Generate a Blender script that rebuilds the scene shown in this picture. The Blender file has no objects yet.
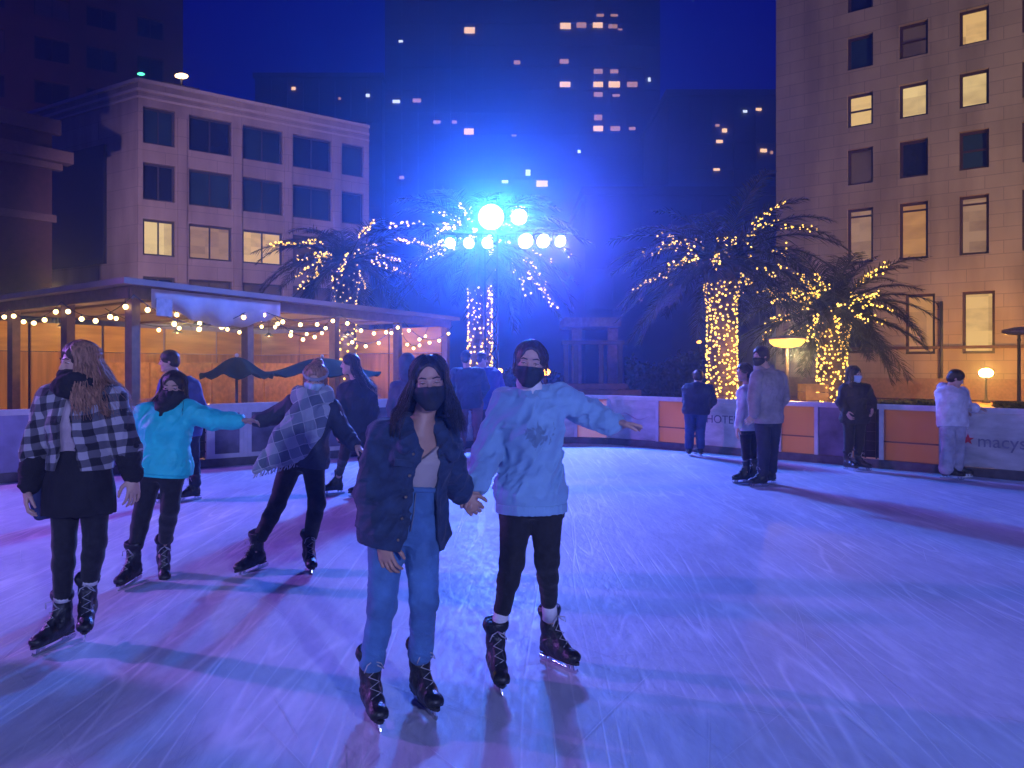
import bpy, math, random
import numpy as np
from mathutils import Vector, Matrix

random.seed(7)
RNG = np.random.default_rng(11)
SC = bpy.context.scene
COL = SC.collection
PI = math.pi
R = math.radians

# ------------------------------------------------------------------ camera
CAM_H, HOR, F = 1.6, 366.0, 770.0
cam_d = bpy.data.cameras.new('camera')
cam = bpy.data.objects.new('camera', cam_d)
COL.objects.link(cam)
cam.location = (0, 0, CAM_H)
cam.rotation_euler = (PI / 2, 0, 0)
cam_d.sensor_width = 36.0
cam_d.lens = F / 1024 * 36.0
cam_d.shift_y = -(384 - HOR) / 1024
cam_d.clip_start, cam_d.clip_end = 0.05, 2000
SC.camera = cam


def W(px, py, y):
    """world point seen at a photo position, at distance y"""
    return np.array([(px - 512) / F * y, y, CAM_H - (py - HOR) / F * y])


def gy(py):
    return F * CAM_H / (py - HOR)


def V(*a):
    return np.array(a, float)


def nrm(v):
    v = np.asarray(v, float)
    return v / (np.linalg.norm(v) + 1e-12)


# ------------------------------------------------------------------ objects
def tag(o, label=None, cat=None, group=None, kind=None):
    if label: o['label'] = label
    if cat: o['category'] = cat
    if group: o['group'] = group
    if kind: o['kind'] = kind
    return o


def empty(name, loc, label=None, cat=None, group=None, rz=0):
    o = bpy.data.objects.new(name, None)
    COL.objects.link(o)
    o.empty_display_size = 0.1
    o.location = loc
    o.rotation_euler = (0, 0, rz)
    return tag(o, label, cat, group)


def link(name, me, parent=None, loc=None):
    o = bpy.data.objects.new(name, me)
    COL.objects.link(o)
    if parent is not None: o.parent = parent
    if loc is not None: o.location = loc
    return o


def mesh_np(name, v, quads, mats, smooth=True, tris=None, mat_idx=None):
    me = bpy.data.meshes.new(name)
    v = np.asarray(v, np.float32)
    quads = np.asarray(quads, np.int32).reshape(-1, 4)
    nt = 0 if tris is None else len(tris)
    me.vertices.add(len(v))
    me.vertices.foreach_set('co', v.ravel())
    nl = len(quads) * 4 + nt * 3
    me.loops.add(nl)
    li = quads.ravel()
    st = np.arange(len(quads)) * 4
    if nt:
        tris = np.asarray(tris, np.int32)
        st = np.concatenate([st, len(li) + np.arange(nt) * 3])
        li = np.concatenate([li, tris.ravel()])
    me.loops.foreach_set('vertex_index', li.astype(np.int32))
    me.polygons.add(len(st))
    me.polygons.foreach_set('loop_start', st.astype(np.int32))
    if smooth: me.polygons.foreach_set('use_smooth', np.ones(len(st), bool))
    if not isinstance(mats, (list, tuple)): mats = [mats]
    for m in mats: me.materials.append(m)
    if mat_idx is not None: me.polygons.foreach_set('material_index', np.asarray(mat_idx, np.int32))
    me.update(calc_edges=True)
    me.validate()
    return me


class MB:
    """collects boxes, prisms, tubes into one mesh"""
    def __init__(s):
        s.v, s.f, s.sm, s.mi = [], [], [], []
        s.cur = 0

    def _add(s, vs, fs, smooth):
        b = len(s.v)
        s.v += [tuple(map(float, p)) for p in vs]
        for q in fs:
            s.f.append([i + b for i in q]); s.sm.append(smooth); s.mi.append(s.cur)
        return s

    def box(s, c, size, rz=0.0, ax=None):
        c = np.asarray(c, float)
        if ax is None:
            ax = (V(math.cos(rz), math.sin(rz), 0), V(-math.sin(rz), math.cos(rz), 0), V(0, 0, 1))
        hx, hy, hz = [k / 2 for k in size]
        vs = [c + ax[0] * sx * hx + ax[1] * sy * hy + ax[2] * sz * hz
              for sz in (-1, 1) for sx, sy in ((-1, -1), (1, -1), (1, 1), (-1, 1))]
        return s._add(vs, [(3, 2, 1, 0), (4, 5, 6, 7), (0, 1, 5, 4), (1, 2, 6, 5), (2, 3, 7, 6), (3, 0, 4, 7)], False)

    def bar(s, a, b, w, h=None, up=(0, 0, 1)):
        a, b = np.asarray(a, float), np.asarray(b, float)
        d = b - a; L = np.linalg.norm(d); d = d / L
        sd = np.cross(d, up)
        if np.linalg.norm(sd) < 1e-4: sd = V(1, 0, 0)
        sd = nrm(sd); u = np.cross(sd, d)
        return s.box((a + b) / 2, (L, w, h or w), ax=(d, sd, u))

    def prism(s, poly, z0, z1):
        n = len(poly)
        vs = [(p[0], p[1], z0) for p in poly] + [(p[0], p[1], z1) for p in poly]
        fs = [list(range(n))[::-1], list(range(n, 2 * n))]
        for i in range(n):
            j = (i + 1) % n
            fs.append([i, j, n + j, n + i])
        return s._add(vs, fs, False)

    def tube(s, pts, rad, n=8, closed=True, flat=1.0):
        pts = [np.asarray(p, float) for p in pts]
        if not hasattr(rad, '__len__'): rad = [rad] * len(pts)
        vs, fs = [], []
        ref = V(0, 0, 1)
        t0 = nrm(pts[min(1, len(pts) - 1)] - pts[0])
        if abs(t0[2]) > 0.9: ref = V(0, 1, 0)
        for i, p in enumerate(pts):
            t = nrm(pts[min(i + 1, len(pts) - 1)] - pts[max(i - 1, 0)])
            a = np.cross(t, ref)
            if np.linalg.norm(a) < 1e-3: a = V(1, 0, 0)
            a = nrm(a); b = np.cross(a, t); ref = b
            for k in range(n):
                q = 2 * PI * k / n
                vs.append(p + rad[i] * (a * math.cos(q) + b * math.sin(q) * flat))
        for i in range(len(pts) - 1):
            for k in range(n):
                k2 = (k + 1) % n
                fs.append([i * n + k, i * n + k2, (i + 1) * n + k2, (i + 1) * n + k])
        if closed:
            fs.append(list(range(n))[::-1]); fs.append([(len(pts) - 1) * n + k for k in range(n)])
        return s._add(vs, fs, True)

    def lathe(s, c, prof, n=20, ax=None):
        c = np.asarray(c, float)
        if ax is None: ax = (V(1, 0, 0), V(0, 1, 0), V(0, 0, 1))
        vs, fs = [], []
        for r, z in prof:
            for k in range(n):
                q = 2 * PI * k / n
                vs.append(c + ax[0] * r * math.cos(q) + ax[1] * r * math.sin(q) + ax[2] * z)
        for i in range(len(prof) - 1):
            for k in range(n):
                k2 = (k + 1) % n
                fs.append([i * n + k, i * n + k2, (i + 1) * n + k2, (i + 1) * n + k])
        fs.append(list(range(n))[::-1]); fs.append([(len(prof) - 1) * n + k for k in range(n)])
        return s._add(vs, fs, True)

    def ball(s, c, r, n=8, m=5, sc=(1, 1, 1)):
        prof = []
        c = np.asarray(c, float)
        vs, fs = [c + V(0, 0, -r * sc[2])], []
        for i in range(1, m):
            t = -PI / 2 + PI * i / m
            for k in range(n):
                q = 2 * PI * k / n
                vs.append(c + V(r * sc[0] * math.cos(t) * math.cos(q), r * sc[1] * math.cos(t) * math.sin(q), r * sc[2] * math.sin(t)))
        vs.append(c + V(0, 0, r * sc[2]))
        for k in range(n):
            fs.append([0, 1 + (k + 1) % n, 1 + k])
            fs.append([len(vs) - 1, 1 + (m - 2) * n + k, 1 + (m - 2) * n + (k + 1) % n])
        for i in range(m - 2):
            for k in range(n):
                k2 = (k + 1) % n
                fs.append([1 + i * n + k, 1 + i * n + k2, 1 + (i + 1) * n + k2, 1 + (i + 1) * n + k])
        return s._add(vs, fs, True)

    def mesh(s, name, mats, off=None):
        me = bpy.data.meshes.new(name)
        v = s.v if off is None else [(p[0] - off[0], p[1] - off[1], p[2] - off[2]) for p in s.v]
        me.from_pydata(v, [], s.f)
        me.polygons.foreach_set('use_smooth', s.sm)
        if not isinstance(mats, (list, tuple)): mats = [mats]
        for m in mats: me.materials.append(m)
        me.polygons.foreach_set('material_index', s.mi)
        me.update()
        return me

    def build(s, name, mats, parent=None, off=None):
        """off: the world position of the parent"""
        if parent is not None and off is None: off = parent.location
        return link(name, s.mesh(name, mats, off), parent)


# ------------------------------------------------------------------ materials
MATS = {}


def nodes_of(m):
    m.use_nodes = True
    nt = m.node_tree
    return nt, nt.nodes, nt.links


def mat(name, col, rough=0.6, metal=0.0, var=0.25, scale=8.0, bump=0.15, bscale=60.0, emit=None, estr=0.0,
        spec=0.5, sss=0.0, stretch=None, sheen=0.0):
    if name in MATS: return MATS[name]
    m = bpy.data.materials.new(name)
    nt, N, L = nodes_of(m)
    b = N['Principled BSDF']
    tc = N.new('ShaderNodeTexCoord')
    mp = N.new('ShaderNodeMapping')
    L.new(tc.outputs['Object'], mp.inputs['Vector'])
    if stretch: mp.inputs['Scale'].default_value = stretch
    nz = N.new('ShaderNodeTexNoise'); nz.inputs['Scale'].default_value = scale
    nz.inputs['Detail'].default_value = 4
    L.new(mp.outputs['Vector'], nz.inputs['Vector'])
    cr = N.new('ShaderNodeValToRGB')
    lo = [max(0, c * (1 - var)) for c in col]; hi = [min(1, c * (1 + var)) for c in col]
    cr.color_ramp.elements[0].color = (*lo, 1); cr.color_ramp.elements[0].position = 0.3
    cr.color_ramp.elements[1].color = (*hi, 1); cr.color_ramp.elements[1].position = 0.7
    L.new(nz.outputs['Fac'], cr.inputs['Fac'])
    L.new(cr.outputs['Color'], b.inputs['Base Color'])
    b.inputs['Roughness'].default_value = rough
    b.inputs['Metallic'].default_value = metal
    b.inputs['Specular IOR Level'].default_value = spec
    if sheen: b.inputs['Sheen Weight'].default_value = sheen
    if sss:
        b.inputs['Subsurface Weight'].default_value = sss
        b.inputs['Subsurface Radius'].default_value = (0.012, 0.005, 0.003)
    if bump:
        n2 = N.new('ShaderNodeTexNoise'); n2.inputs['Scale'].default_value = bscale
        n2.inputs['Detail'].default_value = 3
        L.new(mp.outputs['Vector'], n2.inputs['Vector'])
        bp = N.new('ShaderNodeBump'); bp.inputs['Strength'].default_value = bump
        bp.inputs['Distance'].default_value = 0.01
        L.new(n2.outputs['Fac'], bp.inputs['Height'])
        L.new(bp.outputs['Normal'], b.inputs['Normal'])
    if emit:
        b.inputs['Emission Color'].default_value = (*emit, 1)
        b.inputs['Emission Strength'].default_value = estr
    MATS[name] = m
    return m


def glow(name, col, strength, sample=False):
    if name in MATS: return MATS[name]
    m = bpy.data.materials.new(name)
    nt, N, L = nodes_of(m)
    N.clear()
    e = N.new('ShaderNodeEmission'); o = N.new('ShaderNodeOutputMaterial')
    e.inputs['Color'].default_value = (*col, 1); e.inputs['Strength'].default_value = strength
    L.new(e.outputs[0], o.inputs['Surface'])
    if not sample: m.cycles.emission_sampling = 'NONE'
    MATS[name] = m
    return m


def window_glow(name, col, strength, seed=0.0, scale=0.6):
    """a lit room seen through its pane: brighter ceiling strips, darker furniture"""
    if name in MATS: return MATS[name]
    m = bpy.data.materials.new(name)
    nt, N, L = nodes_of(m)
    b = N['Principled BSDF']
    tc = N.new('ShaderNodeTexCoord'); mp = N.new('ShaderNodeMapping')
    L.new(tc.outputs['Object'], mp.inputs['Vector'])
    mp.inputs['Location'].default_value = (seed * 3.7, 0, seed)
    mp.inputs['Scale'].default_value = (1.7 * scale, 0, 2.3 * scale)
    fl = N.new('ShaderNodeVectorMath'); fl.operation = 'FLOOR'; L.new(mp.outputs['Vector'], fl.inputs[0])
    wn = N.new('ShaderNodeTexWhiteNoise'); L.new(fl.outputs[0], wn.inputs['Vector'])
    soft = N.new('ShaderNodeTexNoise'); soft.inputs['Scale'].default_value = 1.4; L.new(mp.outputs['Vector'], soft.inputs['Vector'])
    sp = N.new('ShaderNodeMath'); sp.operation = 'MULTIPLY_ADD'; sp.inputs[1].default_value = .55
    sm = N.new('ShaderNodeMath'); sm.operation = 'MULTIPLY'; sm.inputs[1].default_value = .75
    L.new(soft.outputs['Fac'], sm.inputs[0]); L.new(wn.outputs['Value'], sp.inputs[0]); L.new(sm.outputs[0], sp.inputs[2])
    cr = N.new('ShaderNodeValToRGB')
    e = cr.color_ramp.elements
    e[0].position = 0.0; e[0].color = (col[0] * .35, col[1] * .28, col[2] * .25, 1)
    e[1].position = 0.75; e[1].color = (*col, 1)
    L.new(sp.outputs[0], cr.inputs['Fac'])
    L.new(cr.outputs['Color'], b.inputs['Emission Color'])
    b.inputs['Emission Strength'].default_value = strength
    b.inputs['Base Color'].default_value = (.03, .03, .04, 1)
    b.inputs['Roughness'].default_value = .15
    m.cycles.emission_sampling = 'NONE'
    MATS[name] = m
    return m


def coursed(m, yaw, bw, bh, depth=.35, tint=.12):
    """stone courses on a wall that runs at this angle in plan"""
    nt, N, L = m.node_tree, m.node_tree.nodes, m.node_tree.links
    b = N['Principled BSDF']
    tc = N.new('ShaderNodeTexCoord'); mp = N.new('ShaderNodeMapping'); L.new(tc.outputs['Object'], mp.inputs['Vector'])
    mp.inputs['Rotation'].default_value = (0, 0, R(yaw))
    sx = N.new('ShaderNodeSeparateXYZ'); L.new(mp.outputs['Vector'], sx.inputs[0])
    cx = N.new('ShaderNodeCombineXYZ'); L.new(sx.outputs['X'], cx.inputs['X']); L.new(sx.outputs['Z'], cx.inputs['Y'])
    br = N.new('ShaderNodeTexBrick'); L.new(cx.outputs[0], br.inputs['Vector'])
    br.inputs['Scale'].default_value = 1; br.inputs['Brick Width'].default_value = bw; br.inputs['Row Height'].default_value = bh
    br.inputs['Mortar Size'].default_value = .018; br.inputs['Mortar Smooth'].default_value = .3
    br.inputs['Color1'].default_value = (1 - tint,) * 3 + (1,); br.inputs['Color2'].default_value = (1, 1, 1, 1); br.inputs['Mortar'].default_value = (.62, .6, .58, 1)
    st = N.new('ShaderNodeTexNoise'); st.inputs['Scale'].default_value = .9; st.inputs['Detail'].default_value = 6
    m2 = N.new('ShaderNodeMapping'); L.new(tc.outputs['Object'], m2.inputs['Vector']); m2.inputs['Scale'].default_value = (1, 1, .16); L.new(m2.outputs['Vector'], st.inputs['Vector'])
    cr = N.new('ShaderNodeValToRGB'); L.new(st.outputs['Fac'], cr.inputs['Fac'])
    cr.color_ramp.elements[0].position = .35; cr.color_ramp.elements[0].color = (.72, .70, .68, 1); cr.color_ramp.elements[1].position = .6
    old = b.inputs['Base Color'].links[0].from_socket
    a = N.new('ShaderNodeMixRGB'); a.blend_type = 'MULTIPLY'; a.inputs['Fac'].default_value = 1
    L.new(old, a.inputs['Color1']); L.new(br.outputs['Color'], a.inputs['Color2'])
    c = N.new('ShaderNodeMixRGB'); c.blend_type = 'MULTIPLY'; c.inputs['Fac'].default_value = 1
    L.new(a.outputs['Color'], c.inputs['Color1']); L.new(cr.outputs['Color'], c.inputs['Color2'])
    L.new(c.outputs['Color'], b.inputs['Base Color'])
    return m


def plaid(name, c_dark, c_mid, c_light, period, rot=(0, 0, 0), duty=0.5, thin=None):
    """woven check: two sets of bands crossing"""
    m = bpy.data.materials.new(name)
    nt, N, L = nodes_of(m)
    b = N['Principled BSDF']
    tc = N.new('ShaderNodeTexCoord'); mp = N.new('ShaderNodeMapping')
    L.new(tc.outputs['Object'], mp.inputs['Vector'])
    mp.inputs['Rotation'].default_value = rot
    wob = N.new('ShaderNodeTexNoise'); wob.inputs['Scale'].default_value = 5
    L.new(mp.outputs['Vector'], wob.inputs['Vector'])
    mx = N.new('ShaderNodeMixRGB'); mx.blend_type = 'LINEAR_LIGHT'; mx.inputs['Fac'].default_value = .025
    L.new(mp.outputs['Vector'], mx.inputs['Color1']); L.new(wob.outputs['Color'], mx.inputs['Color2'])
    sx = N.new('ShaderNodeSeparateXYZ'); L.new(mx.outputs['Color'], sx.inputs['Vector'])

    def band(sock, per, du):
        d = N.new('ShaderNodeMath'); d.operation = 'DIVIDE'; L.new(sock, d.inputs[0]); d.inputs[1].default_value = per
        fr = N.new('ShaderNodeMath'); fr.operation = 'FRACT'; L.new(d.outputs[0], fr.inputs[0])
        g = N.new('ShaderNodeMath'); g.operation = 'GREATER_THAN'; L.new(fr.outputs[0], g.inputs[0]); g.inputs[1].default_value = du
        return g.outputs[0]
    a = band(sx.outputs['X'], period, duty); z = band(sx.outputs['Z'], period, duty)
    ad = N.new('ShaderNodeMath'); ad.operation = 'ADD'; L.new(a, ad.inputs[0]); L.new(z, ad.inputs[1])
    hf = N.new('ShaderNodeMath'); hf.operation = 'MULTIPLY'; L.new(ad.outputs[0], hf.inputs[0]); hf.inputs[1].default_value = .5
    cr = N.new('ShaderNodeValToRGB'); cr.color_ramp.interpolation = 'CONSTANT'
    e = cr.color_ramp.elements
    e[0].position = 0; e[0].color = (*c_dark, 1)
    e[1].position = .75; e[1].color = (*c_light, 1)
    k = e.new(.25); k.color = (*c_mid, 1)
    L.new(hf.outputs[0], cr.inputs['Fac'])
    out = cr.outputs['Color']
    if thin:
        ta = band(sx.outputs['X'], period / 2, .93); tz = band(sx.outputs['Z'], period / 2, .93)
        t = N.new('ShaderNodeMath'); t.operation = 'MAXIMUM'; L.new(ta, t.inputs[0]); L.new(tz, t.inputs[1])
        m2 = N.new('ShaderNodeMixRGB'); L.new(t.outputs[0], m2.inputs['Fac'])
        L.new(out, m2.inputs['Color1']); m2.inputs['Color2'].default_value = (*thin, 1)
        out = m2.outputs['Color']
    L.new(out, b.inputs['Base Color'])
    b.inputs['Roughness'].default_value = .9
    b.inputs['Sheen Weight'].default_value = .2
    n2 = N.new('ShaderNodeTexNoise'); n2.inputs['Scale'].default_value = 120
    L.new(tc.outputs['Object'], n2.inputs['Vector'])
    bp = N.new('ShaderNodeBump'); bp.inputs['Strength'].default_value = .3; bp.inputs['Distance'].default_value = .01
    L.new(n2.outputs['Fac'], bp.inputs['Height']); L.new(bp.outputs['Normal'], b.inputs['Normal'])
    return m


# ------------------------------------------------------------------ smooth solids (field -> mesh)
def vnoise(p, seed=0):
    """value noise 0..1 at points p (n,3)"""
    i = np.floor(p).astype(np.int64); f = p - i
    f = f * f * (3 - 2 * f)

    def hsh(a, b, c):
        n = (a * 374761393 + b * 668265263 + c * 2147483647 + seed * 144665) & 0xffffffff
        n = ((n ^ (n >> 13)) * 1274126177) & 0xffffffff
        return ((n ^ (n >> 16)) & 0xffff) / 65535.0
    r = 0
    for dx in (0, 1):
        for dy in (0, 1):
            for dz in (0, 1):
                w = (f[:, 0] if dx else 1 - f[:, 0]) * (f[:, 1] if dy else 1 - f[:, 1]) * (f[:, 2] if dz else 1 - f[:, 2])
                r = r + w * hsh(i[:, 0] + dx, i[:, 1] + dy, i[:, 2] + dz)
    return r


class Field:
    def __init__(s, lo, hi, h):
        s.h = h
        s.lo = np.asarray(lo, float) - 3 * h
        n = np.ceil((np.asarray(hi, float) + 3 * h - s.lo) / h).astype(int) + 1
        s.ax = [s.lo[i] + h * np.arange(n[i]) for i in range(3)]
        s.f = np.full(n, 0.5, np.float32)

    def sl(s, lo, hi, pad):
        r = []
        for i in range(3):
            a = int(np.clip((lo[i] - pad - s.lo[i]) // s.h, 0, len(s.ax[i])))
            b = int(np.clip((hi[i] + pad - s.lo[i]) // s.h + 2, 0, len(s.ax[i])))
            r.append(slice(a, b))
        return tuple(r)

    def pts(s, sl):
        return (s.ax[0][sl[0]][:, None, None].astype(np.float32), s.ax[1][sl[1]][None, :, None].astype(np.float32),
                s.ax[2][sl[2]][None, None, :].astype(np.float32))

    def comb(s, sl, d, k, op):
        a = s.f[sl]
        if a.size == 0: return
        d = d.astype(np.float32)
        if op == 'sub':
            d = -d
            if k <= 0: s.f[sl] = np.maximum(a, d)
            else:
                h = np.clip(.5 - .5 * (a - d) / k, 0, 1)
                s.f[sl] = a * (1 - h) + d * h + k * h * (1 - h)
        elif k <= 0: s.f[sl] = np.minimum(a, d)
        else:
            h = np.clip(.5 + .5 * (d - a) / k, 0, 1)
            s.f[sl] = d * (1 - h) + a * h - k * h * (1 - h)

    def cap(s, a, b, ra, rb=None, k=0.015, op='add'):
        rb = ra if rb is None else rb
        a, b = np.asarray(a, float), np.asarray(b, float)
        m = max(ra, rb)
        sl = s.sl(np.minimum(a, b) - m, np.maximum(a, b) + m, k + 3 * s.h)
        X, Y, Z = s.pts(sl)
        ba = b - a; L2 = max(ba @ ba, 1e-9)
        px, py, pz = X - a[0], Y - a[1], Z - a[2]
        t = np.clip((px * ba[0] + py * ba[1] + pz * ba[2]) / L2, 0, 1)
        d = np.sqrt((px - ba[0] * t) ** 2 + (py - ba[1] * t) ** 2 + (pz - ba[2] * t) ** 2) - (ra + (rb - ra) * t)
        s.comb(sl, d, k, op)
        return s

    def chain(s, pts, rad, k=0.01, op='add'):
        for i in range(len(pts) - 1): s.cap(pts[i], pts[i + 1], rad[i], rad[i + 1], k, op)
        return s

    def ell(s, c, r, M=None, k=0.015, op='add'):
        """M: 3x3, columns are the local axes"""
        c = np.asarray(c, float); r = np.asarray(r, float)
        m = max(r)
        sl = s.sl(c - m, c + m, k + 3 * s.h)
        X, Y, Z = s.pts(sl)
        x, y, z = X - c[0], Y - c[1], Z - c[2]
        if M is not None:
            x, y, z = (x * M[0, 0] + y * M[1, 0] + z * M[2, 0], x * M[0, 1] + y * M[1, 1] + z * M[2, 1], x * M[0, 2] + y * M[1, 2] + z * M[2, 2])
        k0 = np.sqrt((x / r[0]) ** 2 + (y / r[1]) ** 2 + (z / r[2]) ** 2)
        k1 = np.sqrt((x / r[0] ** 2) ** 2 + (y / r[1] ** 2) ** 2 + (z / r[2] ** 2) ** 2) + 1e-6
        s.comb(sl, k0 * (k0 - 1) / k1, k, op)
        return s

    def slab(s, c, r, M=None, rnd=0.01, k=0.01, op='add'):
        """rounded box"""
        c = np.asarray(c, float); r = np.asarray(r, float)
        m = np.linalg.norm(r)
        sl = s.sl(c - m, c + m, k + 3 * s.h)
        X, Y, Z = s.pts(sl)
        x, y, z = X - c[0], Y - c[1], Z - c[2]
        if M is not None:
            x, y, z = (x * M[0, 0] + y * M[1, 0] + z * M[2, 0], x * M[0, 1] + y * M[1, 1] + z * M[2, 1], x * M[0, 2] + y * M[1, 2] + z * M[2, 2])
        q = [np.abs(v) - (e - rnd) for v, e in zip((x, y, z), r)]
        d = np.sqrt(sum(np.maximum(v, 0) ** 2 for v in q)) + np.minimum(np.maximum(np.maximum(q[0], q[1]), q[2]), 0) - rnd
        s.comb(sl, d, k, op)
        return s

    def loft(s, o, M, L, sec, k=0.02, op='add', tlim=None):
        """sec rows: t, rx, ry, ox, oy. M columns: right, back, up"""
        sec = np.asarray(sec, float)
        o = np.asarray(o, float)
        t0, t1 = sec[0, 0], sec[-1, 0]
        m = max(np.max(sec[:, 1] + abs(sec[:, 3])), np.max(sec[:, 2] + abs(sec[:, 4])))
        p0, p1 = o + M[:, 2] * L * t0, o + M[:, 2] * L * t1
        sl = s.sl(np.minimum(p0, p1) - m, np.maximum(p0, p1) + m, k + 3 * s.h)
        X, Y, Z = s.pts(sl)
        x, y, z = X - o[0], Y - o[1], Z - o[2]
        x, y, z = (x * M[0, 0] + y * M[1, 0] + z * M[2, 0], x * M[0, 1] + y * M[1, 1] + z * M[2, 1], x * M[0, 2] + y * M[1, 2] + z * M[2, 2])
        t = z / L
        tt = np.linspace(t0, t1, 60)
        # smooth interpolation of the sections
        def itp(c):
            v = np.interp(tt, sec[:, 0], sec[:, c])
            for _ in range(3): v[1:-1] = (v[:-2] + 2 * v[1:-1] + v[2:]) / 4
            return np.interp(t, tt, v)
        rx, ry = itp(1), itp(2)
        x = x - itp(3); y = y - itp(4)
        rr = np.minimum(rx, ry)
        d = (np.sqrt((x / rx) ** 2 + (y / ry) ** 2) - 1) * rr
        e = np.maximum((t - t1) * L, (t0 - t) * L)
        d = np.where(e > -0.015, np.maximum(d, e), d)
        s.comb(sl, d, k, op)
        return s

    def cut(s, fn):
        """keep where fn(x,y,z) <= 0 (distance-like)"""
        X, Y, Z = s.pts((slice(None),) * 3)
        s.f = np.maximum(s.f, fn(X, Y, Z).astype(np.float32))
        return s

    def wrinkle(s, amp, freq, seed=0, M=None, ridged=True, band=0.03, org=(0, 0, 0), mask=None):
        ix = np.nonzero(np.abs(s.f) < band)
        p = np.stack([s.ax[i][ix[i]] for i in range(3)], 1) - np.asarray(org)
        q = p if M is None else p @ M
        q = q + .03 * (np.stack([vnoise(q * 7 + k * 9.1, seed + 31 + k) for k in range(3)], 1) - .5) * 2
        n = vnoise(q * np.asarray(freq), seed) * .65 + vnoise(q * np.asarray(freq) * 2.1 + 7.3, seed + 5) * .35
        if ridged: n = 1 - np.abs(2 * n - 1) * 1.6
        else: n = 2 * n - 1
        if mask is not None: n = n * mask(p)
        s.f[ix] -= (amp * n).astype(np.float32)
        return s

    def mesh(s, name, mats, off, relax=1):
        f = s.f
        f[0], f[-1] = .5, .5
        f[:, 0], f[:, -1] = .5, .5
        f[:, :, 0], f[:, :, -1] = .5, .5
        ins = f < 0
        n = f.shape
        cnt = np.zeros(np.array(n) - 1, np.uint8)
        for dx in (0, 1):
            for dy in (0, 1):
                for dz in (0, 1):
                    cnt += ins[dx:n[0] - 1 + dx, dy:n[1] - 1 + dy, dz:n[2] - 1 + dz]
        act = (cnt > 0) & (cnt < 8)
        ci = np.nonzero(act)
        idx = np.full(act.shape, -1, np.int32)
        idx[ci] = np.arange(len(ci[0]))
        base = np.stack(ci, 1)
        acc = np.zeros((len(base), 3)); num = np.zeros(len(base))
        corners = [(dx, dy, dz) for dx in (0, 1) for dy in (0, 1) for dz in (0, 1)]
        val = {c: f[base[:, 0] + c[0], base[:, 1] + c[1], base[:, 2] + c[2]] for c in corners}
        for a in corners:
            for ax in range(3):
                if a[ax]: continue
                b = list(a); b[ax] = 1; b = tuple(b)
                va, vb = val[a], val[b]
                mk = (va < 0) != (vb < 0)
                t = np.where(mk, va / np.where(mk, va - vb, 1), 0)
                pt = np.tile(np.array(a, float), (len(base), 1)); pt[:, ax] += t
                acc += pt * mk[:, None]; num += mk
        v = (base + acc / num[:, None]) * s.h + s.lo
        quads = []
        for ax in range(3):
            o1, o2 = [(1, 2), (2, 0), (0, 1)][ax]
            a = [slice(1, -1)] * 3; b = [slice(1, -1)] * 3
            a[ax] = slice(0, -1); b[ax] = slice(1, None)
            sa, sb = ins[tuple(a)], ins[tuple(b)]
            for flip in (False, True):
                e = np.nonzero((sa & ~sb) if not flip else (~sa & sb))
                p = np.stack(e, 1)
                p[:, o1] += 1; p[:, o2] += 1
                q = []
                for d1, d2 in ((-1, -1), (0, -1), (0, 0), (-1, 0)):
                    c = p.copy(); c[:, o1] += d1; c[:, o2] += d2
                    q.append(idx[c[:, 0], c[:, 1], c[:, 2]])
                q = np.stack(q, 1)
                if flip: q = q[:, ::-1]
                quads.append(q)
        q = np.concatenate(quads)
        q = q[(q >= 0).all(1)]
        for _ in range(relax):
            acc = np.zeros_like(v); num = np.zeros(len(v))
            for i in range(4):
                np.add.at(acc, q[:, i], v[q[:, (i + 1) % 4]] + v[q[:, i - 1]]); np.add.at(num, q[:, i], 2)
            v = v * .5 + .5 * acc / np.maximum(num, 1)[:, None]
        return mesh_np(name, v - np.asarray(off), q, mats)

# ------------------------------------------------------------------ people
def rot(yaw=0, pitch=0, roll=0):
    return np.array(Matrix.Rotation(R(yaw), 3, 'Z') @ Matrix.Rotation(R(pitch), 3, 'X') @ Matrix.Rotation(R(roll), 3, 'Y'))


SKIN = mat('skin', (.55, .33, .25), rough=.5, var=.08, scale=20, bump=.05, bscale=200, sss=.12)
SKIN_TAN = mat('skin_tan', (.46, .26, .18), rough=.5, var=.08, scale=20, bump=.05, bscale=200, sss=.12)
BOOT = mat('boot_leather', (.018, .02, .024), rough=.42, var=.5, scale=25, bump=.3, bscale=90)
SOLE = mat('boot_sole', (.03, .03, .034), rough=.55, bump=.1)
STEEL = mat('blade_steel', (.6, .62, .66), rough=.25, metal=1, var=.1, bump=.05)
LACE = mat('boot_lace', (.42, .42, .44), rough=.9)
BLACKKNIT = mat('black_knit', (.012, .012, .015), rough=.85, var=.4, scale=30, bump=.3, bscale=160, sheen=.15)
MASKBLK = mat('mask_black', (.012, .014, .017), rough=.8, var=.3, bump=.2, bscale=150)
MASKBLU = mat('mask_blue', (.42, .6, .72), rough=.8, var=.1, bump=.2, bscale=120)
SOCK = mat('sock_white', (.7, .68, .68), rough=.95, bump=.4, bscale=150)
EYEW = mat('eye_white', (.75, .72, .7), rough=.15, var=.02, bump=0)
IRIS = mat('eye_iris', (.02, .012, .008), rough=.08, var=.1, bump=0)
BROW = mat('brow_hair', (.02, .014, .011), rough=.7)


def hairmat(name, col, tip=None, ztip=(0, 1)):
    m = mat(name, col, rough=.42, var=.55, scale=90, bump=.5, bscale=220, stretch=(1, 1, .06), spec=.4)
    return m


HAIR_DARK = hairmat('hair_dark', (.02, .013, .010))
HAIR_BROWN = hairmat('hair_brown', (.055, .032, .02))
HAIR_BLOND = hairmat('hair_dark_blond', (.34, .175, .10))


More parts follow.
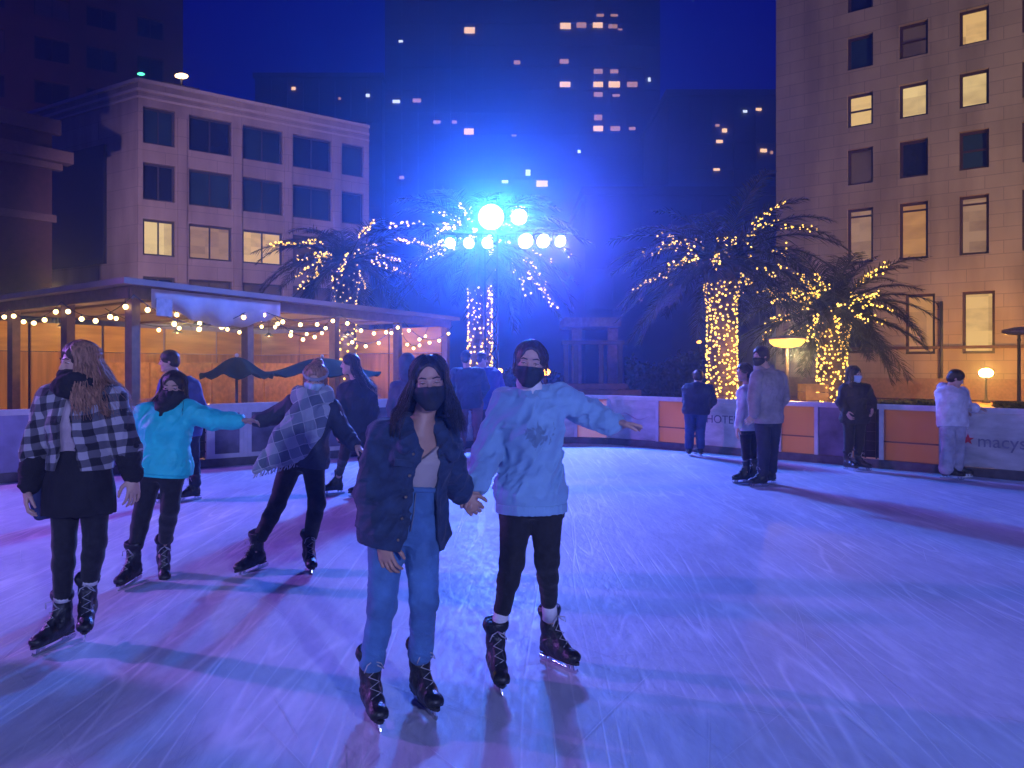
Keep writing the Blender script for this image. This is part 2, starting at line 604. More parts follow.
def boot_protos():
    F1 = Field((-.06, -.24, .04), (.06, .1, .31), .004)
    F1.cap((0, .03, .12), (0, -.01, .11), .042, .045, .02)
    F1.ell((0, .035, .10), (.036, .042, .05))
    F1.chain([(0, 0, .115), (0, -.09, .098), (0, -.155, .088)], [.042, .038, .030], .02)
    F1.ell((0, -.16, .088), (.041, .045, .028), k=.015)
    F1.slab((0, -.06, .075), (.036, .125, .012), rnd=.01, k=.015)
    F1.chain([(0, .012, .13), (0, .02, .2), (0, .022, .285)], [.045, .044, .05], .02)
    F1.cap((0, -.02, .19), (0, -.085, .125), .026, .024, .02)           # tongue
    for z, y in ((.285, .022),): F1.cap((-.02, y, z), (.02, y, z), .046, .046, .008)
    F1.cut(lambda x, y, z: .066 - z)
    F1.cut(lambda x, y, z: z - .305 - y * .25)
    F1.wrinkle(.003, (30, 30, 55), 3)
    bm = F1.mesh('boot', BOOT, (0, 0, 0))
    s = MB()                                                             # sole with heel
    out = []
    for k in range(20):
        a = 2 * PI * k / 20
        yy = -.06 + .15 * math.sin(a) * (1 if math.sin(a) < 0 else .9)
        out.append((.037 * math.cos(a) * (1 if yy < -.05 else .85), yy))
    s.prism(out, .054, .068)
    s.prism([(-.027, .07), (-.027, .01), (.027, .01), (.027, .07)][::-1], .046, .0539)
    sm = s.mesh('sole', SOLE)
    b = MB()                                                             # blade with its two posts
    prof = [(.105, .012), (.09, .0), (-.15, .0), (-.19, .006), (-.205, .022), (-.2, .034), (-.18, .02), (.1, .024)]
    vs = [(x, y, z) for x in (-.002, .002) for y, z in prof]
    n = len(prof)
    fs = [list(range(n)), list(range(n, 2 * n))[::-1]] + [[i, n + i, n + (i + 1) % n, (i + 1) % n] for i in range(n)]
    b._add(vs, fs, False)
    for y in (.055, .015): b.bar((0, y, .018), (0, y * .9, .05), .008, .02)
    for y in (-.13, -.165): b.bar((0, y, .018), (0, y + .01, .056), .008, .02)
    b.box((0, -.145, .052), (.05, .07, .004)); b.box((0, .036, .0445), (.045, .06, .003))
    bl = b.mesh('blade', STEEL)
    l = MB()
    pts = []
    for i in range(9):
        t = i / 8
        z = .128 + .15 * t; y = -.118 + .075 * min(1, t * 1.5) + .012 * t
        w = .022 * (1 if i % 2 else -1)
        pts.append((w, y + .012 * (t > .6), z))
    l.tube(pts, .0032, 5)
    l.tube([(0, -.045, .27), (.03, -.07, .265), (.045, -.06, .235), (.02, -.055, .25), (0, -.045, .27)], .003, 5)
    l.tube([(0, -.045, .27), (-.03, -.065, .262), (-.042, -.055, .225)], .003, 5)
    lm = l.mesh('laces', LACE)
    return bm, sm, bl, lm


BOOT_M = boot_protos()


class Person:
    def __init__(s, y, label, sex='f', h=.006, head=(0, 0, 0), hs=1.0, skin=None, group='skaters on the ice', seed=0):
        s.y, s.sex, s.h, s.seed = y, sex, h, seed
        s.j = {}
        s.hM = rot(*head); s.hs = hs
        s.skin = skin or SKIN
        s.label, s.group = label, group
        s.rng = np.random.default_rng(seed + 100)
        s.feet = []

    def J(s, **k):
        for n, v in k.items():
            px, py = v[0], v[1]
            dy = v[2] if len(v) > 2 else 0
            s.j[n] = W(px, py, s.y + dy)
        return s

    def start(s):
        j = s.j
        s.P = (j['hipL'] + j['hipR']) / 2
        s.N = j['neck']
        up = s.N - s.P; s.L = np.linalg.norm(up); up = up / s.L
        r = j['shR'] - j['shL']; r = nrm(r - up * (r @ up))
        s.T = np.stack([r, np.cross(up, r), up], 1)
        s.root = empty('person', (s.P[0], s.P[1], 0), s.label, 'person', s.group)
        s.off = np.array(s.root.location)
        return s

    def field(s, names, pad, h=None):
        p = np.stack([s.j[n] if isinstance(n, str) else np.asarray(n) for n in names])
        return Field(p.min(0) - pad, p.max(0) + pad, h or s.h)

    def put(s, F, name, m, relax=1):
        return link(name, F.mesh(name, m, s.off, relax), s.root)

    def hp(s, *p):
        return s.j['head'] + s.hM @ (np.array(p, float) * s.hs)

    def tp(s, x, y, t):
        return s.P + s.T @ V(x, y, t * s.L)

    def secs(s, infl=0, tlo=-.15, flare=0, thi=1.05, bust=0):
        if s.sex == 'f':
            base = [(-.35, .16, .11, 0), (-.15, .165, .113, 0), (0, .165, .115, 0), (.2, .148, .105, 0), (.42, .124, .09, 0), (.68, .138, .112, -.012 - bust),
                    (.88, .148, .088, .0), (.98, .10, .072, .01), (1.05, .06, .06, .015)]
        else:
            base = [(-.35, .165, .12, 0), (-.15, .165, .12, 0), (0, .165, .12, 0), (.2, .155, .115, 0), (.42, .15, .108, 0), (.68, .168, .122, -.01),
                    (.88, .178, .1, .0), (.98, .12, .08, .01), (1.05, .068, .065, .015)]
        b = np.array(base)
        ts = sorted(set([tlo, thi] + [r[0] for r in base if tlo < r[0] < thi]))
        out = []
        for t in ts:
            rx = np.interp(t, b[:, 0], b[:, 1]) + infl + flare * max(0, .45 - t)
            ry = np.interp(t, b[:, 0], b[:, 2]) + infl + flare * .8 * max(0, .45 - t)
            out.append((t, rx, ry, 0, np.interp(t, b[:, 0], b[:, 3])))
        return out

    # -------- the body
    def head_field(s, F, infl=0):
        M, k = s.hM, s.hs
        e = lambda c, r, kk=.02, op='add': F.ell(s.hp(*c), [v * k for v in r], M, kk, op)
        c = lambda a, b, ra, rb, kk=.012: F.cap(s.hp(*a), s.hp(*b), ra * k, rb * k, kk)
        e((0, .012, .035), (.075, .094, .082))
        e((0, -.026, -.035), (.061, .066, .082), .03)
        for x in (-1, 1):
            c((x * .042, -.015, -.055), (x * .008, -.07, -.099), .026, .019, .03)
            c((x * .045, -.074, .021), (x * .014, -.088, .018), .009, .009)
            e((x * .038, -.066, -.03), (.021, .02, .02), .02)
            e((x * .031, -.097, .0), (.019, .016, .0115), .012, 'sub')
            e((x * .075, .01, -.004), (.011, .02, .03), .008)
        c((0, -.088, .01), (0, -.11, -.027), .007, .0105, .012)
        for x in (-1, 1):
            c((x * .011, -.098, -.031), (x * .009, -.1, -.03), .0075, .0075, .008)
            # eyelids
            F.chain([s.hp(x * .046, -.080, .001), s.hp(x * .032, -.0900, .0062), s.hp(x * .016, -.086, .002)], [.0038 * k] * 3, .004)
            F.chain([s.hp(x * .046, -.080, -.002), s.hp(x * .032, -.0888, -.0068), s.hp(x * .016, -.086, -.002)], [.0038 * k] * 3, .004)
        c((-.019, -.086, -.06), (.019, -.086, -.06), .0065, .0065, .006)
        c((-.015, -.087, -.068), (.015, -.087, -.068), .0065, .0065, .006)
        return F

    def hand(s, F, w, d, n, curl=.5, side=1, sc=1.0, spread=1.0):
        d = nrm(d); n = nrm(np.asarray(n) - d * (np.asarray(n) @ d)); l = np.cross(d, n) * side
        fr = max(.0085 * sc, .85 * s.h)
        M = np.stack([l, n, d], 1)
        F.cap(w - d * .02, w + d * .035, .024 * sc, .024 * sc, .012)
        F.ell(w + d * .05 * sc, (.04 * sc, .016 * sc, .052 * sc), M, .012)
        for i in range(4):
            ln = (.94, 1.06, 1.0, .8)[i] * sc
            b = w + d * (.088 - .004 * abs(i - 1.2)) * sc + l * (.030 - .0205 * i) * sc
            dd = nrm(d + l * (1.5 - i) * .07 * spread)
            pts = [b - dd * .02, b]
            a = 0
            for sg, cu in ((.042, .6), (.026, 1.0), (.021, .7)):
                a += curl * cu
                pts.append(pts[-1] + (dd * math.cos(a) + n * math.sin(a)) * sg * ln)
            F.chain(pts, [fr * 1.15, fr * 1.1, fr * 1.03, fr * .95, fr * .8], .003)
        b = w + d * .022 * sc + l * .026 * sc
        p1 = b + nrm(d * .75 + l * .75 + n * .35) * .045 * sc
        p2 = p1 + nrm(d * .95 + l * .25 + n * (.3 + .3 * curl)) * .033 * sc
        p3 = p2 + nrm(d * .9 - l * .05 + n * (.35 + .4 * curl)) * .026 * sc
        F.chain([b, p1, p2, p3], [fr * 1.6, fr * 1.25, fr * 1.1, fr * .9], .005)

    def body(s, hands, arm=1.0):
        j = s.j
        mk = 1.0 if s.sex == 'f' else 1.15
        names = list(j.keys())
        pts = [j[n] for n in names] + [s.hp(0, 0, .13), s.hp(0, 0, -.12)]
        for f in s.feet: pts.append(f['ankle'])
        F = s.field(pts, .13)
        F.loft(s.P, s.T, s.L, s.secs(-.014, -.04), .02)
        F.cap(s.N - s.T[:, 2] * .03, s.hp(0, .018, -.07), .05 * mk, .047 * mk, .03)
        for a in 'LR':
            F.cap(s.N - s.T[:, 2] * .02, j['sh' + a], .045, .05, .03)
            F.chain([j['sh' + a], j['el' + a], j['wr' + a]], [.046 * mk, .036 * mk, .025 * mk], .015)
            F.cap(j['el' + a] * .72 + j['wr' + a] * .28, j['el' + a] * .6 + j['wr' + a] * .4, .037 * mk, .034 * mk, .02)
            F.chain([j['hip' + a], j['kn' + a], j['an' + a]], [.078, .047, .031], .02)
            F.cap(j['kn' + a] * .75 + j['an' + a] * .25, j['kn' + a] * .5 + j['an' + a] * .5, .044, .037, .02)
            F.ell(j['an' + a] - V(0, 0, .05), (.035, .05, .035), None, .02)
            if a in hands:
                h = hands[a]
                d = h.get('d')
                d = nrm(j['wr' + a] - j['el' + a]) if d is None else nrm(d)
                s.hand(F, j['wr' + a] + d * .012, d, h.get('n', (0, 1, 0)), h.get('curl', .5), h.get('side', 1), h.get('sc', 1.0), h.get('spread', 1))
        s.head_field(F)
        ob = s.put(F, 'body', s.skin)
        return ob

    def eyes(s, gaze=(0, 0), open_=1.0):
        m = MB()
        for x in (-1, 1):
            c = s.hp(x * .031, -.0775, 0)
            e = MB()
            fw = s.hM @ nrm(V(math.sin(R(gaze[0])), -1, math.sin(R(gaze[1]))))
            a = nrm(np.cross(fw, s.hM[:, 2])); u = np.cross(a, fw)
            r = .0125 * s.hs
            prof = []
            for i in range(9):
                t = PI * i / 8
                prof.append((max(r * math.sin(t), 1e-5), -r * math.cos(t)))
            # dark iris at the front pole
            e.cur = 0
            e.lathe(c, prof[:7], 14, (a, u, fw)); e.cur = 1
            e.lathe(c, [(prof[6][0] * 1.001, prof[6][1]), prof[7], prof[8]], 14, (a, u, fw))
            e.build('eye', [EYEW, IRIS], s.root)
        for x in (-1, 1):
            b = MB()
            b.tube([s.hp(x * .05, -.078, .024), s.hp(x * .036, -.0925, .030), s.hp(x * .014, -.0985, .025)], [.0022, .0036, .0028], 6)
            b.tube([s.hp(x * .048, -.082, .0015), s.hp(x * .032, -.0935, .0065), s.hp(x * .016, -.089, .001)], [.0016, .0022, .0012], 5)
            b.build('eyebrow', BROW, s.root)

    def mask(s, m, loops=True, low=-.125):
        M, k = s.hM, s.hs
        F = Field(s.hp(0, -.04, -.06) - .13, s.hp(0, -.04, -.06) + .13, min(s.h, .005))
        F.ell(s.hp(0, -.026, -.037), [v * k for v in (.068, .073, .084)], M, .02)
        for x in (-1, 1):
            F.ell(s.hp(x * .038, -.064, -.032), [v * k for v in (.030, .029, .028)], M, .02)
            F.cap(s.hp(x * .045, -.015, -.052), s.hp(x * .008, -.074, -.1), .032 * k, .026 * k, .03)
        F.cap(s.hp(0, -.09, -.002), s.hp(0, -.112, -.03), .013 * k, .018 * k, .03)
        F.cap(s.hp(0, -.1, -.055), s.hp(0, -.085, -.1), .012 * k, .016 * k, .03)
        c0 = s.j['head']

        def cut(x, y, z):
            q = [x - c0[0], y - c0[1], z - c0[2]]
            lx, ly, lz = [(q[0] * M[0, i] + q[1] * M[1, i] + q[2] * M[2, i]) / k for i in range(3)]
            return np.maximum(np.maximum(lz + .013 + .06 * np.abs(lx) + .25 * np.maximum(ly + .06, 0), ly - .0 + .4 * (lz + .06)), low - lz)
        F.cut(cut)
        F.wrinkle(.002, (30, 30, 70), 4 + s.seed, M)
        ob = s.put(F, 'face_mask', m)
        if loops:
            for x in (-1, 1):
                lp = MB()
                lp.tube([s.hp(x * .066, -.02, -.03), s.hp(x * .077, 0, .0), s.hp(x * .084, .022, .02), s.hp(x * .082, .03, -.01), s.hp(x * .064, -.012, -.075)], .0016, 5)
                lp.build('ear_loop', m, ob, off=s.off)
        return ob

    # -------- hair
    def haircap(s, m, th=.009, line=.0, fringe=0.0, name='hair', bun=None, low=-.06, amp=.004):
        M, k = s.hM, s.hs
        F = Field(s.hp(0, .02, .02) - .17, s.hp(0, .02, .02) + .17, min(s.h, .005))
        F.ell(s.hp(0, .013, .037), [v * k for v in (.076 + th, .096 + th, .083 + th)], M, .01)
        F.ell(s.hp(0, .045, -.02), [v * k for v in (.068 + th, .062 + th, .07)], M, .02)
        F.ell(s.hp(0, -.118, -.03 + line), [v * k for v in (.062, .085, .098)], M, .012, 'sub')
        for x in (-1, 1):                                               # clear of the ear
            F.ell(s.hp(x * .085, -.03, -.05), [v * k for v in (.02, .035, .06)], M, .01, 'sub')
        if bun is not None:
            F.ell(s.hp(*bun[0]), [bun[1] * k] * 3, M, .02)
        F.wrinkle(amp, (55, 12, 25), 8 + s.seed, M)
        return s.put(F, name, m)

    def colliders(s):
        j = s.j
        c = [(j['shL'], j['shR'], .085, .085), (s.tp(0, 0, .9), s.tp(0, 0, .4), .15, .14), (s.N, s.hp(0, .01, -.06), .06, .06)]
        for a in 'LR': c.append((j['sh' + a], j['el' + a], .075, .06))
        return c

    def locks(s, m, length=.4, n=130, phi=(48, 180), sides=(-1, 1), wave=.012, wind=(0, 0, 0), r0=.008, flare=.0, part=0.0, name='hair_locks', lenj=.25, spread=.012, parent=None):
        cols = s.colliders()
        mb = MB()
        rg = s.rng
        k = s.hs
        wind = np.asarray(wind, float)
        for i in range(n):
            sd = sides[i % len(sides)]
            ph = R(phi[0] + (phi[1] - phi[0]) * rg.random() ** .9) * sd
            layer = rg.random()
            er = np.array([.082 + .014 * layer, .102 + .014 * layer, .089 + .012 * layer]) * k
            cen = np.array([0, .012, .036]) * k
            pts = []
            t0 = .12 + .25 * rg.random()
            for t in np.linspace(t0, 1.0, 6):
                th = R(4 + 100 * t)
                pp = ph * min(1, .35 + .75 * t)
                loc = cen + er * np.array([math.sin(th) * math.sin(pp) + part * (1 - t), -math.sin(th) * math.cos(pp), math.cos(th)])
                pts.append(s.j['head'] + s.hM @ loc)
            Ln = length * (1 - lenj * rg.random())
            ns = max(4, int(Ln / .035))
            p = pts[-1].copy()
            out = nrm((p - s.j['head']) * V(1, 1, 0))
            f1, f2 = rg.random() * 6, 9 + 7 * rg.random()
            tang = nrm(np.cross(out, V(0, 0, 1)))
            base = p.copy()
            for q in range(1, ns + 1):
                t = q / ns
                dz = Ln * t
                b = base + V(0, 0, -dz) + out * (flare * t + spread * (layer - .3) * t) + wind * t * t
                w = wave * min(1, t * 2.5)
                b = b + tang * w * math.sin(f1 + f2 * dz * 2) + out * w * .7 * math.cos(f1 * 1.3 + f2 * dz * 2)
                for a, c, ra, rb in cols:
                    d = c - a; u = np.clip((b - a) @ d / max(d @ d, 1e-9), 0, 1)
                    ax = a + d * u; v = b - ax; dist = np.linalg.norm(v)
                    lim = ra + (rb - ra) * u + .004 + .014 * layer
                    if dist < lim: b = ax + v / max(dist, 1e-6) * lim
                pts.append(b)
            N = len(pts)
            rad = [r0 * (.5 + .5 * min(1, u * 4)) * (1 - .8 * max(0, u - .55) / .45) * (.75 + .5 * rg.random() * 0 + .25 * layer) for u in np.linspace(0, 1, N)]
            mb.tube(pts, rad, 5, flat=.4)
        return mb.build(name, m, parent or s.root, off=s.off)

    # -------- feet
    def foot(s, a, px, py, lift=None, yaw=0, pitch=0, roll=0, y=None, socks=None):
        """the spot under the boot's ankle; on the ice unless y (its distance) is given"""
        if y is None:
            yy = gy(py); g = W(px, py, yy)
        else:
            g = W(px, py, y)
        M = rot(yaw, pitch, roll)
        s.feet.append(dict(g=g, M=M, ankle=g + M @ V(0, .012, .165), top=g + M @ V(0, .02, .27), a=a))
        s.j['an' + a] = g + M @ V(0, .015, .2)
        return s

    def skates(s):
        for f in s.feet:
            mw = Matrix.Translation(Vector(f['g'] - s.off)) @ Matrix(f['M'].tolist()).to_4x4()
            b = link('ice_skate', BOOT_M[0], s.root)
            b.matrix_local = mw
            for nm, me in (('sole', BOOT_M[1]), ('blade', BOOT_M[2]), ('laces', BOOT_M[3])):
                link(nm, me, b)

    def shin(s, f, up):
        """the point of the shin line at this height above the ice under the boot"""
        kn, an = s.j['kn' + f['a']], s.j['an' + f['a']]
        t = (f['g'][2] + up - an[2]) / (kn[2] - an[2])
        return an + (kn - an) * t

    # -------- clothes
    def top(s, name, m, infl=.02, sleeve=(.06, .052, .045), tlo=-.05, thi=1.0, flare=0.0, cut=None, wr=.009, freq=(9, 9, 16), extra=None, short=1.0, bust=0, wrist=.97, h=None, shd=.02):
        j = s.j
        pts = [s.P, s.N, s.tp(.2, -.2, tlo), s.tp(-.2, .2, tlo), s.tp(0, 0, 1.1)]
        for a in 'LR': pts += [j['sh' + a], j['el' + a], j['wr' + a]]
        F = s.field(pts, .12 + infl, h)
        F.loft(s.P, s.T, s.L, s.secs(infl, tlo, flare, thi, bust), .02)
        for a in 'LR':
            if sleeve is None: continue
            sh = j['sh' + a]
            F.cap(s.tp(0, .01, .95), sh, .05 + shd, .047 + shd, .03)
            w = j['el' + a] + (j['wr' + a] - j['el' + a]) * wrist
            F.chain([sh, j['el' + a], w], sleeve, .02)
        if cut: F.cut(cut)
        if extra: extra(F)
        if wr:
            q = s.T @ rot(0, 0, 24)
            calm = lambda p: np.clip((p @ s.T[:, 2] - tlo * s.L) / .07, .08, 1)   # the hem itself hangs straight
            F.wrinkle(wr * .85, (17, 12, 4.5), s.seed + 20, q, True, .04, s.P, calm)
            F.wrinkle(wr * .55, (7, 7, 19), s.seed + 21, s.T @ rot(0, 0, -18), True, .04, s.P, calm)
        return F

    def legs(s, name, m, r=(.088, .058, .044, .04), tlo=-.1, thi=.3, infl=.006, to='top', wr=.004, freq=(8, 8, 14), ext=0.0, h=None):
        j = s.j
        ends = {}
        for f in s.feet:
            ends[f['a']] = s.shin(f, .27 if to == 'top' else to)
        F = s.field([s.P, s.tp(0, 0, thi)] + [j[k + a] for k in ('hip', 'kn') for a in 'LR'] + list(ends.values()), .16, h)
        sec = [(t, rx * (1 - .10 * min(1, max(0, (.12 - t) / .24))), ry * (1 - .30 * min(1, max(0, (.15 - t) / .27))), ox, oy) for t, rx, ry, ox, oy in s.secs(infl, -.12, 0, thi)]
        F.loft(s.P, s.T, s.L, sec, .045)
        for a in 'LR':
            mid = j['kn' + a] * .6 + ends[a] * .4
            F.chain([j['hip' + a], j['kn' + a], mid, ends[a]], r, .025)
            F.cap(j['hip' + a], s.P + s.T @ V(0, .02, 0), r[0], r[0] * .95, .03)
        if wr:
            F.wrinkle(wr * .8, (9, 9, 22), s.seed + 40, rot(0, 0, 22), True, .04, s.P)
            F.wrinkle(wr * .6, (16, 16, 5), s.seed + 41, rot(0, 0, -12), True, .04, s.P)
        return F

    def socks(s, m=None):
        for f in s.feet:
            mb = MB()
            top = s.shin(f, .26)
            an = s.j['kn' + f['a']]
            up = nrm(an - top)
            mb.tube([top, top + up * .03, top + up * .055], [.047, .047, .044], 14)
            mb.build('sock', m or SOCK, s.root)

# ---- the skater in the blue sweatshirt
def sweatshirt_girl():
    p = Person(4.0, 'woman in a pale blue sweatshirt and black leggings, black mask, one arm held out', 'f', .0045, head=(-4, 4, 6), hs=.95, seed=1)
    p.J(head=(530.5, 363), neck=(531, 398), shL=(506, 404, .02), elL=(488, 452, -.02), wrL=(477, 484, -.17),
        shR=(560, 399, .02), elR=(588, 413, .02), wrR=(613, 423, -.06),
        hipL=(517, 503), hipR=(546, 502), knL=(512, 562, -.06), knR=(547, 560, -.03))
    p.foot('L', 496, 681, yaw=10, pitch=2); p.foot('R', 552, 664, yaw=38, pitch=0)
    p.start()
    p.body({'L': dict(d=(-.45, -.05, -.9), n=(-.25, -.95, .1), curl=1.25, side=1), 'R': dict(d=(1, -.1, -.12), n=(0, -.3, -1), curl=.25, side=-1)})
    p.eyes((0, 0)); p.mask(MASKBLK)
    p.haircap(HAIR_BROWN, .006, .03, low=-.09)
    p.locks(HAIR_BROWN, .1, 26, (75, 110), wave=.008, r0=.006, name='loose_hair')
    # low knot behind the ear
    kb = MB()
    for i in range(14):
        c = p.hp(-.072 + .012 * p.rng.random(), .03, -.075 + .05 * p.rng.random())
        kb.tube([c + .02 * V(math.cos(a + i), .6 * math.sin(a * 1.3 + i), math.sin(a)) for a in np.linspace(0, 5, 9)], .005, 5)
    kb.build('hair_knot', HAIR_BROWN, p.root)
    # sweatshirt
    m = mat('sweatshirt_blue', (.22, .41, .60), rough=.9, var=.06, scale=14, bump=.25, bscale=220, sheen=.3)
    def ex(F):
        F.cap(p.tp(-.06, 0, -.1), p.tp(.06, 0, -.1), .12, .12, .01)
    F = p.top('sweatshirt', m, .006, (.061, .054, .044), tlo=-.02, thi=.97, flare=.012, wr=.023, shd=.012, wrist=.9)
    ob = p.put(F, 'sweatshirt', m)
    rib = MB()
    ring = [p.tp(math.cos(a) * .196, math.sin(a) * .152, -.025) for a in np.linspace(0, 2 * PI, 33)]
    F2 = p.field([p.tp(0, 0, -.07), p.tp(0, 0, .05)], .25, .005)
    F2.loft(p.P, p.T, p.L, p.secs(.019, -.085, 0, .0), .01)
    F2.wrinkle(.003, (60, 60, 3), 5, p.T, True, .03, p.P)
    link('hem_band', F2.mesh('hem_band', m, p.off), ob)
    for a in 'LR':
        e, w = p.j['el' + a], p.j['wr' + a]
        cm = mat('cuff_navy', (.02, .03, .06), rough=.9) if a == 'R' else m
        q = MB(); d = nrm(w - e)
        q.tube([e + (w - e) * .86, e + (w - e) * .9, e + (w - e) * 1.06, e + (w - e) * 1.07], [.043, .046, .04, .034], 18)
        q.build('cuff', cm, ob, off=p.off)
    # crew neck band and print
    q = MB()
    q.tube([p.tp(math.cos(a) * .088, .008 + math.sin(a) * .084, 1.03 - .055 * max(0, -math.sin(a)) + .01 * max(0, math.sin(a))) for a in np.linspace(0, 2 * PI, 29)], .011, 8, False)
    q.build('neck_band', m, ob, off=p.off)
    nt, N, L = m.node_tree, m.node_tree.nodes, m.node_tree.links
    # screen print on the chest: scribbled lines inside a soft oval
    tc = N.new('ShaderNodeTexCoord'); mp = N.new('ShaderNodeMapping'); L.new(tc.outputs['Object'], mp.inputs['Vector'])
    c = p.tp(.03, -.15, .68) - p.off
    mp.vector_type = 'POINT'
    mp.inputs['Location'].default_value = (-c[0] / .085, 0, -c[2] / .095)
    mp.inputs['Scale'].default_value = (1 / .085, 0, 1 / .095)
    ln = N.new('ShaderNodeVectorMath'); ln.operation = 'LENGTH'; L.new(mp.outputs['Vector'], ln.inputs[0])
    nz = N.new('ShaderNodeTexNoise'); nz.inputs['Scale'].default_value = 1.6; nz.inputs['Detail'].default_value = 5; nz.inputs['Distortion'].default_value = 1.5
    L.new(mp.outputs['Vector'], nz.inputs['Vector'])
    ad = N.new('ShaderNodeMath'); ad.operation = 'MULTIPLY_ADD'; L.new(ln.outputs['Value'], ad.inputs[0]); ad.inputs[1].default_value = -.32; L.new(nz.outputs['Fac'], ad.inputs[2])
    cr = N.new('ShaderNodeValToRGB'); cr.color_ramp.elements[0].position = .3; cr.color_ramp.elements[1].position = .4
    L.new(ad.outputs[0], cr.inputs['Fac'])
    sep = N.new('ShaderNodeSeparateXYZ'); L.new(tc.outputs['Object'], sep.inputs[0])
    fr = N.new('ShaderNodeMath'); fr.operation = 'LESS_THAN'; L.new(sep.outputs['Y'], fr.inputs[0]); fr.inputs[1].default_value = -.05
    ml = N.new('ShaderNodeMath'); ml.operation = 'MULTIPLY'; L.new(cr.outputs['Color'], ml.inputs[0]); L.new(fr.outputs[0], ml.inputs[1])
    m2 = N.new('ShaderNodeMath'); m2.operation = 'MULTIPLY'; L.new(ml.outputs[0], m2.inputs[0]); m2.inputs[1].default_value = .5
    mx = N.new('ShaderNodeMixRGB'); b = N['Principled BSDF']
    old = b.inputs['Base Color'].links[0].from_socket
    L.new(m2.outputs[0], mx.inputs['Fac']); L.new(old, mx.inputs['Color1']); mx.inputs['Color2'].default_value = (.04, .055, .09, 1)
    L.new(mx.outputs['Color'], b.inputs['Base Color'])
    # roll neck
    F3 = p.field([p.N, p.hp(0, 0, -.1)], .16, .005)
    F3.cap(p.N - p.T[:, 2] * .01, p.hp(0, .012, -.11), .074, .062, .02)
    F3.wrinkle(.005, (6, 6, 45), 9)
    p.put(F3, 'roll_neck', mat('roll_neck_white', (.72, .68, .68), rough=.9, bump=.3, bscale=150))
    F4 = p.legs('leggings', BLACKKNIT, (.09, .058, .05, .042), thi=.2, to=.36, wr=.004)
    p.put(F4, 'leggings', BLACKKNIT)
    # ankle skin is covered by pale socks
    for f in p.feet:
        mb = MB()
        top = p.shin(f, .27); up = nrm(p.j['kn' + f['a']] - top)
        mb.tube([top - up * .02, top + up * .03, top + up * .085], [.042, .041, .038], 16)
        mb.build('sock', SOCK, p.root)
    p.skates()
    return p


